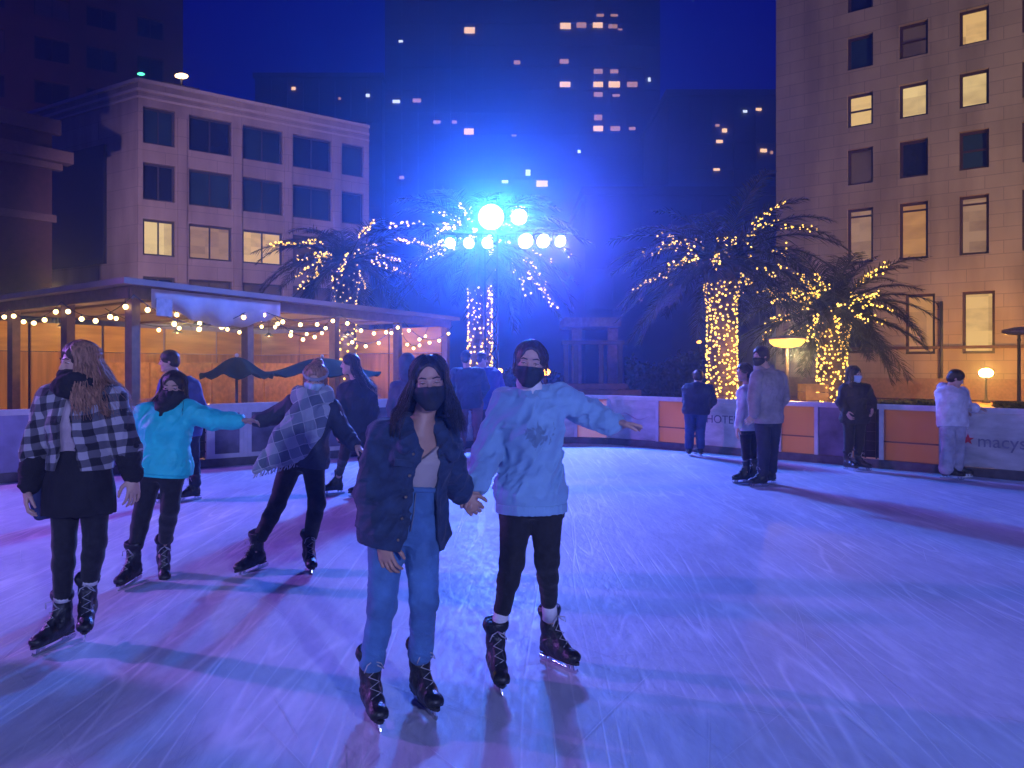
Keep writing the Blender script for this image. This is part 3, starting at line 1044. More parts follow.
def denim_girl():
    p = Person(3.53, 'woman in an open dark denim jacket and blue jeans, long dark hair, black mask', 'f', .0045, head=(8, 6, -4), hs=.97, skin=SKIN_TAN, seed=2)
    p.J(head=(429, 381.5), neck=(420, 425, .02), shL=(383, 434, .0), elL=(370, 494, .0), wrL=(382, 537, -.1),
        shR=(444, 433, .1), elR=(450, 467, .16), wrR=(462, 493, .26),
        hipL=(387, 527), hipR=(421, 527, .04), knL=(382, 606, -.05), knR=(424, 601, -.03))
    p.foot('L', 371, 716, yaw=22, pitch=1); p.foot('R', 421, 705, yaw=28, pitch=1)
    p.start()
    p.body({'L': dict(d=(.25, -.15, -1), n=(.3, .7, 0), curl=.5, side=1), 'R': dict(d=(.62, -.05, -.8), n=(.15, .95, -.1), curl=1.5, side=1)})
    p.eyes((-6, -3)); p.mask(MASKBLK)
    p.haircap(HAIR_DARK, .005, .032)
    p.locks(HAIR_DARK, .27, 700, (55, 180), wave=.016, r0=.005, flare=.055, spread=.05, part=.1)
    # camisole
    m = mat('camisole', (.42, .36, .33), rough=.7, var=.06, bump=.2, bscale=160)
    c0, T = p.P, p.T

    def vneck(x, y, z):
        q = [x - c0[0], y - c0[1], z - c0[2]]
        lx, ly, lz = [q[0] * T[0, i] + q[1] * T[1, i] + q[2] * T[2, i] for i in range(3)]
        t = lz / p.L
        return np.where(ly < .06, (t - .70 - 1.6 * np.abs(lx)) * p.L, (t - .9) * p.L)
    F = p.top('camisole', m, .004, None, tlo=.405, thi=.97, cut=vneck, wr=.006, freq=(9, 9, 14), bust=.012)
    p.put(F, 'camisole', m)
    # jacket: open down the front
    dm = mat('denim_dark', (.014, .036, .085), rough=.75, var=.35, scale=18, bump=.4, bscale=180, sheen=.1)

    def opening(x, y, z):
        q = [x - c0[0], y - c0[1], z - c0[2]]
        lx, ly, lz = [q[0] * T[0, i] + q[1] * T[1, i] + q[2] * T[2, i] for i in range(3)]
        t = lz / p.L
        half = .046 + .045 * np.clip(1 - t, 0, 1.3) + .3 * np.clip(t - .8, 0, .2)
        cx = .028 + .03 * np.clip(1 - t, 0, 1.3)
        d = np.minimum(half - np.abs(lx - cx), .02 - ly)
        return d

    def coll(F):
        for sd, pts in ((-1, [(-.005, .085, 1.0), (-.07, .05, 1.02), (-.078, -.03, .98), (-.062, -.112, .84)]),
                        (1, [(.005, .085, 1.0), (.075, .05, 1.02), (.092, -.03, .98), (.118, -.112, .84)])):
            q = [p.tp(*c) for c in pts]
            F.chain(q, [.018, .02, .022, .02], .008)
            F.chain([a + T @ V(sd * .02, -.012, -.025) for a in q[2:]], [.018, .016], .012)
    F = p.top('jacket', dm, .016, (.062, .06, .05), tlo=-.17, thi=.97, flare=.035, shd=.006, cut=opening, wr=.018, extra=coll, wrist=.93)
    jk = p.put(F, 'denim_jacket', dm)
    for a in 'LR':
        e, w = p.j['el' + a], p.j['wr' + a]
        q = MB()
        q.tube([e + (w - e) * .82, e + (w - e) * .84, e + (w - e) * 1.0, e + (w - e) * 1.01], [.054, .059, .055, .046], 18)
        q.build('cuff', dm, jk, off=p.off)
    br = mat('brass_button', (.35, .28, .2), rough=.35, metal=1)
    for t in (.75, .55, .35, .15, -.05):
        q = MB(); half = .046 + .045 * (1 - t); cx = .028 + .03 * (1 - t)
        q.ball(p.tp(cx - half - .022, -.130 - .02 * (1 - t), t), .008, 8, 5)
        q.build('jacket_button', br, jk, off=p.off)
    # chest pocket flap
    # jeans
    jm = mat('denim_blue', (.065, .175, .36), rough=.8, var=.3, scale=9, bump=.4, bscale=200, sheen=.1)
    F = p.legs('jeans', jm, (.083, .057, .049, .053), thi=.42, infl=.004, to=.255, wr=.007, freq=(8, 8, 15))
    jn = p.put(F, 'jeans', jm)
    q = MB()
    q.tube([p.tp(math.cos(a) * .137, math.sin(a) * .102, .41) for a in np.linspace(0, 2 * PI, 29)], .012, 8, False)
    q.build('waistband', jm, jn, off=p.off)
    st = mat('denim_seam', (.16, .2, .26), rough=.8)
    q = MB(); q.box(p.tp(-.082, -.142, .66), (.085, .006, .03), ax=tuple(T.T)); q.build('pocket_flap', dm, jk, off=p.off)
    q = MB(); q.tube([p.tp(.0, -.112, .38), p.tp(.004, -.118, .18), p.tp(.002, -.116, .02)], .003, 5); q.build('fly_seam', st, jn, off=p.off)
    p.skates()
    return p


def plaid_girl():
    p = Person(4.4, 'woman in a black and white checked jacket, black skirt and tights, long loose hair', 'f', .0055, head=(-38, 6, 2), hs=.97, seed=3)
    p.J(head=(80, 362), neck=(80, 392), shL=(52, 399), elL=(35, 453, .02), wrL=(29, 486, -.05),
        shR=(111, 399), elR=(127, 450, .03), wrR=(133, 475, -.03),
        hipL=(66, 490), hipR=(94, 490), knL=(64, 544, -.05), knR=(95, 542, -.02))
    p.foot('L', 62, 644, yaw=-14, pitch=4); p.foot('R', 88, 626, yaw=24, pitch=10, y=4.46)
    p.start()
    p.body({'L': dict(d=(-.05, -.2, -1), n=(.7, .5, 0), curl=.6, side=1), 'R': dict(d=(.12, -.2, -1), n=(-.7, .5, 0), curl=.5, side=-1)})
    p.eyes((-10, -4))
    p.haircap(HAIR_BROWN, .009, .002)
    p.locks(HAIR_BLOND, .34, 1150, (50, 180), wave=.012, r0=.0042, flare=.075, spread=.10, wind=(.01, .05, 0))
    p.locks(HAIR_BLOND, .30, 26, (150, 180), sides=(-1,), wave=.02, r0=.006, flare=.05, wind=(-.16, .04, .06), name='loose_hair')
    # dark scarf over the chin
    sm = mat('scarf_black', (.014, .014, .018), rough=.95, var=.4, bump=.5, bscale=90)
    F = p.field([p.N, p.hp(0, -.05, -.06)], .2, .006)
    for k in range(3):
        c = p.N * (1 - .3 * k) + p.hp(0, -.01, -.1) * .3 * k + V(0, 0, .012)
        ring = [c + V(math.cos(a) * (.098 - .008 * k), math.sin(a) * .092 - .012, .018 * math.sin(a * 2 + k * 2)) for a in np.linspace(0, 2 * PI, 15)]
        F.chain(ring, [.034] * 15, .012)
    F.ell(p.hp(0, -.05, -.075), (.075, .07, .05), p.hM, .02)
    F.wrinkle(.012, (14, 14, 26), 3)
    p.put(F, 'scarf', sm)
    # pale top
    tm = mat('top_mauve', (.42, .34, .36), rough=.85, bump=.3, bscale=120)
    F = p.top('top', tm, .004, None, tlo=.2, thi=.95, wr=.004)
    p.put(F, 'top', tm)
    c0, T = p.P, p.T

    def opening(x, y, z):
        q = [x - c0[0], y - c0[1], z - c0[2]]
        lx, ly, lz = [q[0] * T[0, i] + q[1] * T[1, i] + q[2] * T[2, i] for i in range(3)]
        t = lz / p.L
        return np.minimum(.03 + .055 * np.clip(1.05 - t, 0, 1.3) - np.abs(lx + .005), .02 - ly)
    pm = plaid('plaid_black_white', (.012, .012, .016), (.10, .095, .11), (.38, .36, .39), .085, rot=(0, .12, .1))
    F = p.top('jacket', pm, .03, (.074, .068, .055), tlo=.22, thi=.98, flare=.03, cut=opening, wr=.012, wrist=.45)
    jk = p.put(F, 'checked_jacket', pm)
    # dark lower sleeves
    for a in 'LR':
        F = p.field(['el' + a, 'wr' + a], .1, .006)
        e, w = p.j['el' + a], p.j['wr' + a]
        F.cap(e + (w - e) * .05, e + (w - e) * .95, .068, .05)
        F.wrinkle(.012, (9, 9, 22), 3)
        link('sleeve', F.mesh('sleeve', sm, p.off), jk)
    km = mat('skirt_black', (.012, .012, .015), rough=.9, var=.4, bump=.3, bscale=120)
    F = p.field([p.P, p.tp(0, 0, .4)], .36, .006)
    F.loft(p.P, T, p.L, p.secs(.015, -.24, .03, .42), .02)
    F.wrinkle(.014, (16, 16, 3), 6, T, False, .04, p.P)
    p.put(F, 'skirt', km)
    F = p.legs('tights', BLACKKNIT, (.085, .058, .055, .048), thi=.1, to=.30, wr=.002)
    p.put(F, 'tights', BLACKKNIT)
    p.socks(); p.skates()
    # jacket tied / bag hanging at the hip
    F = Field(W(40, 498, 4.45) - .22, W(40, 498, 4.45) + .22, .006)
    F.slab(W(41, 497, 4.45), (.055, .035, .13), rot(0, 0, -14), .03)
    F.wrinkle(.01, (10, 10, 8), 2)
    p2 = p.put(F, 'hanging_cloth', mat('cloth_navy', (.03, .045, .13), rough=.85, bump=.3))
    return p


def teal_girl():
    p = Person(5.75, 'woman in a bright teal jacket and black leggings, black face covering, arm reaching out', 'f', .006, head=(8, 8, 4), hs=.97, seed=4)
    p.J(head=(173.5, 387), neck=(169, 408, .02), shL=(146, 414), elL=(133, 430, .2), wrL=(140, 448, .32),
        shR=(189, 411), elR=(213, 420, .02), wrR=(239, 421, -.02),
        hipL=(151, 473), hipR=(172, 472), knL=(142, 515, -.05), knR=(170, 508, -.1))
    p.foot('L', 134, 583, yaw=-5, pitch=6); p.foot('R', 163, 570, yaw=28, pitch=28, y=5.95)
    p.start()
    p.body({'L': dict(n=(1, 0, 0), curl=.6, side=1), 'R': dict(d=(1, -.02, .05), n=(0, -.3, -1), curl=.5, side=-1)})
    p.eyes()
    p.mask(MASKBLK)
    p.haircap(HAIR_DARK, .009, .012)
    p.locks(HAIR_BLOND, .34, 70, (90, 180), sides=(-1,), wave=.012, r0=.009, flare=.07, wind=(-.16, .1, .14))
    p.locks(HAIR_DARK, .2, 60, (60, 170), wave=.012, r0=.008, flare=.02)
    F = p.field([p.N, p.hp(0, -.05, -.06), p.tp(0, -.15, .75)], .16, .006)
    F.cap(p.hp(0, -.03, -.08), p.tp(0, -.02, 1.0), .085, .082)
    F.cap(p.tp(0, -.05, 1.0), p.tp(.01, -.125, .72), .075, .02, .03)
    F.wrinkle(.01, (14, 14, 20), 3)
    p.put(F, 'neck_gaiter', MASKBLK)
    tm = mat('jacket_teal', (.015, .62, .58), rough=.6, var=.12, scale=10, bump=.25, bscale=90)
    F = p.top('jacket', tm, .04, (.075, .066, .052), tlo=-.0, thi=.99, flare=.05, wr=.013, freq=(6, 6, 15), wrist=.95)
    F.cap(p.tp(-.06, .03, .97), p.tp(.06, .03, .97), .075, .075, .02)
    jk = p.put(F, 'jacket', tm)
    F2 = p.field([p.tp(0, 0, -.05), p.tp(0, 0, .05)], .27, .006)
    F2.loft(p.P, p.T, p.L, p.secs(.035, -.05, 0, .02), .01)
    link('hem_band', F2.mesh('hem_band', tm, p.off), jk)
    F = p.legs('leggings', BLACKKNIT, (.088, .06, .056, .05), thi=.2, to=.28, wr=.003)
    p.put(F, 'leggings', BLACKKNIT)
    p.skates()
    return p


def scarf_girl():
    p = Person(6.1, 'woman wrapped in a big checked scarf, pale blue mask, leaning as she glides', 'f', .006, head=(6, 14, 6), hs=1.0, seed=5)
    p.J(head=(315, 379), neck=(313, 402), shL=(294, 404, .02), elL=(277, 415, .05), wrL=(258, 421, .0),
        shR=(331, 409), elR=(342, 430, .0), wrR=(354, 444, -.08),
        hipL=(292, 462), hipR=(313, 461), knL=(277, 504, -.08), knR=(317, 503, -.1))
    p.foot('L', 258, 570, yaw=-34, pitch=8); p.foot('R', 309, 570, yaw=22, pitch=1)
    p.start()
    p.body({'L': dict(d=(-1, -.05, .05), n=(0, -.3, -1), curl=.5, side=1), 'R': dict(d=(.7, -.25, -.5), n=(-.4, -.2, -1), curl=.4, side=-1)})
    p.eyes((0, -10)); p.mask(MASKBLU)
    p.haircap(HAIR_BLOND, .011, -.002, bun=((.005, .06, .115), .042))
    p.locks(HAIR_BLOND, .1, 40, (60, 150), wave=.01, r0=.006)
    bm = mat('headband_grey', (.3, .3, .34), rough=.9, bump=.4, bscale=100)
    q = MB()
    q.tube([p.hp(math.cos(a) * .088, .012 + math.sin(a) * .108, .05 + .03 * math.sin(a)) for a in np.linspace(0, 2 * PI, 25)], .014, 8, False)
    q.build('headband', bm, p.root)
    jm = mat('jacket_navy', (.02, .028, .05), rough=.7, bump=.3, bscale=90)
    F = p.top('jacket', jm, .03, (.068, .06, .05), tlo=-.05, thi=.98, flare=.03, wr=.012, wrist=.93)
    jk = p.put(F, 'jacket', jm)
    # stripe down the sleeve
    q = MB(); q.tube([p.j['shR'] + V(.055, -.03, .03), p.j['elR'] + V(.05, -.035, .02), p.j['wrR'] + V(.03, -.035, .02)], .007, 6)
    q.build('sleeve_stripe', SOCK, jk, off=p.off)
    pm = plaid('plaid_scarf', (.10, .13, .18), (.20, .24, .29), (.36, .40, .43), .17, rot=(0, .3, .15), thin=(.42, .44, .46))
    F = p.field([p.N, p.hp(0, 0, -.08), p.tp(-.32, -.1, .0), p.tp(.2, -.2, .6)], .2, .006)
    for k in range(2):
        c = p.N + V(0, 0, .02 + .035 * k)
        ring = [c + V(math.cos(a) * (.115 - .015 * k), math.sin(a) * .105 - .015, .02 * math.sin(a * 2 + k)) for a in np.linspace(0, 2 * PI, 15)]
        F.chain(ring, [.042] * 15, .015)
    # the broad ends drape across the front and out to the side
    a0, a1, a2 = p.tp(.04, -.13, .95), p.tp(-.02, -.175, .5), p.tp(-.1, -.16, -.05)
    for i in range(9):
        u = i / 8 - .5
        w0, w1 = u * .2, u * .34
        F.chain([a0 + p.T @ V(w0, .03 * abs(u), 0), a1 + p.T @ V(u * .3, .05 * u * u, .02 * u), a2 + p.T @ V(w1 - .03, .05 * u * u, .16 * u)],
                [.026, .022, .018], .02)
    F.wrinkle(.02, (12, 12, 4), 3, p.T, True, .05, p.P)
    sc = p.put(F, 'scarf', pm)
    q = MB()
    for i in range(26):
        u = i / 25 - .5
        b = a2 + p.T @ V(u * .34 - .03, .05 * u * u - .004, .16 * u)
        q.tube([b, b + V(-.01 + .01 * math.sin(i * 3), 0, -.03), b + V(-.02 + .012 * math.sin(i * 5), 0, -.065)], .004, 5)
    q.build('fringe', mat('fringe_pale', (.45, .47, .5), rough=.95), sc, off=p.off)
    F = p.legs('leggings', BLACKKNIT, (.09, .062, .058, .052), thi=.25, to=.27, wr=.004)
    p.put(F, 'trousers', BLACKKNIT)
    p.skates()
    return p


def simple(y, label, sex, J, feet, head, hair, top, legs, hands=None, h=.008, hs=1.0, mask=None, seed=0, extra=None, eyes=True, skin=None, group='skaters on the ice', gloves=None):
    p = Person(y, label, sex, h, head, hs, skin, group, seed)
    p.J(**J)
    for f in feet: p.foot(**f)
    p.start()
    p.body(hands or {'L': dict(n=(1, 0, 0), side=1), 'R': dict(n=(-1, 0, 0), side=-1)})
    if eyes: p.eyes()
    if mask: p.mask(mask, loops=False)
    hm, kw, lk = hair
    if hm: p.haircap(hm, **kw)
    for l in lk: p.locks(l.pop('m', hm), **l)
    nm, m, kw = top
    F = p.top(nm, m, **kw)
    p.top_ob = p.put(F, nm, m)
    nm, m, kw = legs
    F = p.legs(nm, m, **kw)
    p.put(F, nm, m)
    if extra: extra(p)
    p.skates()
    return p


def hood_down(p, m):
    F = p.field([p.N, p.tp(0, .1, 1.1)], .2, .008)
    F.chain([p.tp(math.cos(a) * .1, .05 + math.sin(a) * .075, 1.03 + .03 * math.sin(a)) for a in np.linspace(-.6, PI + .6, 9)], [.035, .045, .05, .055, .055, .055, .05, .045, .035], .02)
    F.wrinkle(.01, (10, 10, 14), 3)
    link('hood', F.mesh('hood', m, p.off), p.top_ob)


def others():
    # man in blue behind the teal jacket
    bj = mat('jacket_blue', (.04, .07, .24), rough=.7, bump=.3)
    jn = mat('trousers_navy', (.018, .024, .05), rough=.85, bump=.3)
    simple(9.2, 'man with short dark hair in a blue jacket, skating behind the teal jacket', 'm',
           dict(head=(169, 361), neck=(178, 378), shL=(166, 384), elL=(160, 404, .1), wrL=(166, 420, -.1), shR=(193, 386), elR=(200, 408, .1), wrR=(196, 428, .0),
                hipL=(177, 432), hipR=(191, 432), knL=(176, 464, -.2), knR=(193, 465, .1)),
           [dict(a='L', px=174, py=502, yaw=-50), dict(a='R', px=194, py=500, yaw=-35)],
           (-70, 5, 0), (HAIR_DARK, dict(th=.012, line=.0), []), ('jacket', bj, dict(infl=.035, sleeve=(.075, .066, .055), tlo=-.1, wr=.012)),
           ('trousers', jn, dict(r=(.095, .07, .062, .06), to=.2, wr=.008)), seed=11)
    # woman in a long dark coat, seen from the side
    ck = mat('coat_black', (.012, .014, .022), rough=.8, bump=.3)
    simple(9.4, 'woman in a dark coat with long brown hair, gliding past behind the checked scarf', 'f',
           dict(head=(350, 364), neck=(356, 383), shL=(344, 390, -.05), elL=(341, 413, -.15), wrL=(338, 428, -.25), shR=(370, 390, .1), elR=(374, 412, .1), wrR=(368, 430, -.05),
                hipL=(350, 428), hipR=(366, 428), knL=(344, 456, -.1), knR=(363, 458, .15)),
           [dict(a='L', px=337, py=494, yaw=-60), dict(a='R', px=364, py=496, yaw=-55)],
           (-72, 3, 0), (HAIR_DARK, dict(th=.01), [dict(length=.38, n=110, phi=(80, 180), wave=.014, r0=.011, flare=.04, wind=(.14, 0, .05)),
                                                     dict(m=HAIR_BLOND, length=.5, n=26, phi=(130, 180), wave=.02, r0=.009, flare=.05, wind=(.22, 0, .05), name='blond_ends')]),
           ('coat', ck, dict(infl=.045, sleeve=(.07, .062, .052), tlo=-.3, flare=.06, wr=.014)),
           ('leggings', BLACKKNIT, dict(r=(.088, .06, .052, .045), to=.28, wr=.003)), seed=12)
    # someone hooded, mostly behind the long dark hair
    gj = mat('jacket_grey', (.06, .07, .1), rough=.8, bump=.3)

    def hood_up(p, m=None):
        F = p.field([p.hp(0, 0, 0)], .24, .008)
        F.ell(p.hp(0, .02, .03), (.105, .125, .12), p.hM, .02)
        F.cap(p.hp(0, .04, -.08), p.N, .1, .11, .03)
        F.ell(p.hp(0, -.13, -.02), (.075, .09, .1), p.hM, .015, 'sub')
        F.wrinkle(.008, (12, 12, 16), 5)
        link('hood', F.mesh('hood', gj, p.off), p.top_ob)
    simple(10.5, 'person with a grey hood up, mostly hidden behind long dark hair', 'm',
           dict(head=(408, 364), neck=(410, 382), shL=(396, 387), elL=(392, 408), wrL=(394, 424, -.1), shR=(423, 387), elR=(428, 408), wrR=(425, 424, -.1),
                hipL=(403, 425), hipR=(416, 425), knL=(403, 452), knR=(416, 452)),
           [dict(a='L', px=402, py=484, yaw=150), dict(a='R', px=418, py=483, yaw=170)],
           (160, 0, 0), (HAIR_DARK, dict(th=.01), []), ('jacket', gj, dict(infl=.04, sleeve=(.075, .066, .055), tlo=-.1, wr=.012)),
           ('trousers', jn, dict(r=(.092, .07, .062, .06), to=.2, wr=.008)), seed=13, extra=hood_up)
    # man at the boards, back turned, dark cap and reddish trousers
    nj = mat('jacket_deep_navy', (.012, .018, .05), rough=.75, bump=.3)
    rt = mat('trousers_maroon', (.12, .05, .06), rough=.85, bump=.3)

    def beanie(p):
        F = p.field([p.hp(0, 0, .06)], .17, .007)
        F.ell(p.hp(0, .012, .045), (.09, .108, .1), p.hM, .01)
        F.cut(lambda x, y, z: (p.hp(0, 0, .012)[2] - z))
        F.wrinkle(.004, (40, 40, 8), 5)
        link('beanie', F.mesh('beanie', mat('beanie_dark', (.02, .022, .03), rough=.95, bump=.4), p.off), p.root)
    simple(13.9, 'man in a navy jacket, dark beanie and maroon trousers at the boards, back turned', 'm',
           dict(head=(466, 358.5), neck=(467, 369), shL=(456, 373), elL=(453, 387, .1), wrL=(460, 396, .25), shR=(480, 373), elR=(485, 387, .1), wrR=(480, 397, .28),
                hipL=(463, 404), hipR=(477, 404), knL=(463, 424), knR=(477, 424)),
           [dict(a='L', px=462, py=453, yaw=165), dict(a='R', px=478, py=453, yaw=-165)],
           (170, 5, 0), (HAIR_DARK, dict(th=.008), []), ('jacket', nj, dict(infl=.06, sleeve=(.085, .075, .06), tlo=-.12, wr=.014)),
           ('trousers', rt, dict(r=(.105, .082, .075, .072), to=.16, wr=.01)), seed=14, extra=beanie, eyes=False)
    # second person leaning over beside him
    bj2 = mat('jacket_royal', (.02, .04, .3), rough=.6, bump=.3)
    simple(14.4, 'person in a royal blue jacket leaning on the boards beside the navy jacket', 'm',
           dict(head=(482, 359), neck=(486, 369, .1), shL=(477, 373, .1), elL=(476, 387, .2), wrL=(480, 397, .3), shR=(497, 374, .1), elR=(501, 388, .2), wrR=(496, 397, .3),
                hipL=(483, 405), hipR=(495, 405), knL=(484, 424), knR=(495, 424)),
           [dict(a='L', px=483, py=451, yaw=150), dict(a='R', px=496, py=451, yaw=-170)],
           (110, 10, 0), (HAIR_BROWN, dict(th=.01), []), ('jacket', bj2, dict(infl=.05, sleeve=(.08, .07, .058), tlo=-.12, wr=.014)),
           ('trousers', jn, dict(r=(.098, .075, .068, .065), to=.18, wr=.01)), seed=15, eyes=False)
    # dark blue figure hunched at the boards
    jb = mat('jeans_mid', (.03, .06, .16), rough=.85, bump=.3)
    nj2 = mat('jacket_midnight', (.012, .02, .06), rough=.75, bump=.3)
    simple(13.6, 'person in a dark jacket and blue jeans hunched at the boards by the wrapped palm', 'm',
           dict(head=(698, 377, .1), neck=(697, 385), shL=(688, 389), elL=(687, 401, .1), wrL=(691, 407, .3), shR=(709, 389), elR=(712, 401, .1), wrR=(707, 407, .3),
                hipL=(690, 411), hipR=(702, 411), knL=(690, 429), knR=(700, 429)),
           [dict(a='L', px=689, py=456, yaw=175), dict(a='R', px=700, py=456, yaw=-165)],
           (175, 15, 0), (HAIR_DARK, dict(th=.012), []), ('jacket', nj2, dict(infl=.07, sleeve=(.085, .075, .06), tlo=-.12, wr=.014)),
           ('jeans', jb, dict(r=(.1, .076, .07, .066), to=.18, wr=.01)), seed=16, eyes=False)
    # couple gliding on the right
    hm = mat('hoodie_taupe', (.30, .25, .25), rough=.9, bump=.3)
    simple(10.2, 'tall man in a taupe hoodie and black mask, gliding with a woman beside him', 'm',
           dict(head=(761, 356), neck=(768, 371), shL=(757, 377, -.12), elL=(754, 397, -.12), wrL=(754, 414, -.2), shR=(780, 378, .12), elR=(783, 398, .1), wrR=(773, 414, -.05),
                hipL=(762, 419), hipR=(774, 419), knL=(764, 449, -.05), knR=(772, 449, .12)),
           [dict(a='L', px=762, py=487, yaw=-72), dict(a='R', px=771, py=484, yaw=-60)],
           (-68, 4, 0), (HAIR_DARK, dict(th=.014), []), ('hoodie', hm, dict(infl=.045, sleeve=(.082, .074, .06), tlo=-.08, flare=.02, wr=.014)),
           ('trousers', jn, dict(r=(.098, .076, .066, .064), to=.2, wr=.008)), seed=17, mask=MASKBLK, extra=lambda p: hood_down(p, hm),
           hands={'L': dict(d=(-.6, -.2, -.7), n=(0, 1, 0), side=1), 'R': dict(n=(-1, 0, 0), side=-1)})
    wt = mat('top_white', (.66, .64, .68), rough=.85, bump=.3)
    simple(10.7, 'small woman in a white top and black leggings beside the taupe hoodie', 'f',
           dict(head=(744, 372), neck=(748, 387), shL=(742, 393, -.1), elL=(741, 411, -.12), wrL=(738, 427, -.2), shR=(757, 393, .12), elR=(760, 411, .1), wrR=(754, 425, .0),
                hipL=(745, 428), hipR=(754, 428), knL=(746, 452, -.05), knR=(752, 452, .1)),
           [dict(a='L', px=745, py=483, yaw=-70), dict(a='R', px=753, py=481, yaw=-60)],
           (-74, 2, 0), (HAIR_DARK, dict(th=.012), [dict(length=.2, n=60, phi=(80, 180), r0=.012, wave=.01)]),
           ('top', wt, dict(infl=.02, sleeve=(.06, .052, .045), tlo=-.05, wr=.01)),
           ('leggings', BLACKKNIT, dict(r=(.085, .058, .05, .044), to=.28, wr=.003)), seed=18)
    # woman in black by the dark gate
    simple(11.85, 'woman in a black jacket with long hair and pale mask, standing by the dark gate', 'f',
           dict(head=(854, 374), neck=(855, 385), shL=(845, 389), elL=(841, 402), wrL=(846, 411, -.1), shR=(866, 389), elR=(871, 401, -.05), wrR=(872, 409, -.2),
                hipL=(849, 419), hipR=(860, 419), knL=(849, 443), knR=(859, 443)),
           [dict(a='L', px=848, py=470, yaw=15), dict(a='R', px=859, py=470, yaw=35)],
           (40, 6, 0), (HAIR_DARK, dict(th=.012), [dict(m=HAIR_BROWN, length=.36, n=70, phi=(60, 180), r0=.013, wave=.012, flare=.03)]),
           ('jacket', ck, dict(infl=.05, sleeve=(.075, .066, .055), tlo=-.12, wr=.014)),
           ('trousers', BLACKKNIT, dict(r=(.09, .066, .056, .05), to=.25, wr=.005)), seed=19, mask=MASKBLU)
    # pale hoodie at the rail
    wh = mat('hoodie_white', (.66, .64, .70), rough=.9, bump=.3)
    lt = mat('trousers_light_grey', (.40, .40, .48), rough=.9, bump=.3)
    simple(11.0, 'man in a white hoodie and pale trousers, leaning on the boards and looking down', 'm',
           dict(head=(956, 378.5), neck=(951, 388, .1), shL=(943, 393, .1), elL=(945, 412, .0), wrL=(960, 412, .05), shR=(962, 393, .15), elR=(966, 408, .2), wrR=(975, 408, .05),
                hipL=(947, 424), hipR=(958, 424), knL=(949, 449, -.1), knR=(957, 449, .08)),
           [dict(a='L', px=948, py=479, yaw=55), dict(a='R', px=957, py=477, yaw=75)],
           (65, 25, 0), (HAIR_DARK, dict(th=.012), []), ('hoodie', wh, dict(infl=.045, sleeve=(.08, .072, .058), tlo=-.1, wr=.014)),
           ('trousers', lt, dict(r=(.098, .082, .084, .09), to=.15, wr=.01)), seed=20, extra=lambda p: hood_down(p, wh),
           hands={'L': dict(d=(1, .1, -.1), n=(0, -.3, -1), side=1), 'R': dict(d=(1, 0, -.1), n=(0, 0, -1), side=-1)})


def outside_skater():
    """a skater just out of the picture on the left, whose long shadow falls across the near ice"""
    src = [o for o in bpy.data.objects if o.name.startswith('person') and 'taupe' in o.get('label', '')][0]

    def cp(o, par):
        c = o.copy(); COL.objects.link(c)
        if par is not None: c.parent = par
        for ch in list(o.children): cp(ch, c)
        return c
    r = cp(src, None)
    r.location = (-5.2, 4.75, 0); r.rotation_euler = (0, 0, R(20))
    r['label'] = 'skater standing just beyond the left edge, casting the long shadow on the near ice'

# ------------------------------------------------------------------ helpers for the place
def ray_hit(px, o, d):
    """distance along o + t*d (plan) where the view line of photo column px crosses it"""
    k = (px - 512) / F
    return (k * o[1] - o[0]) / (d[0] - k * d[1])


def zat(py, y):
    return CAM_H - (py - HOR) / F * y


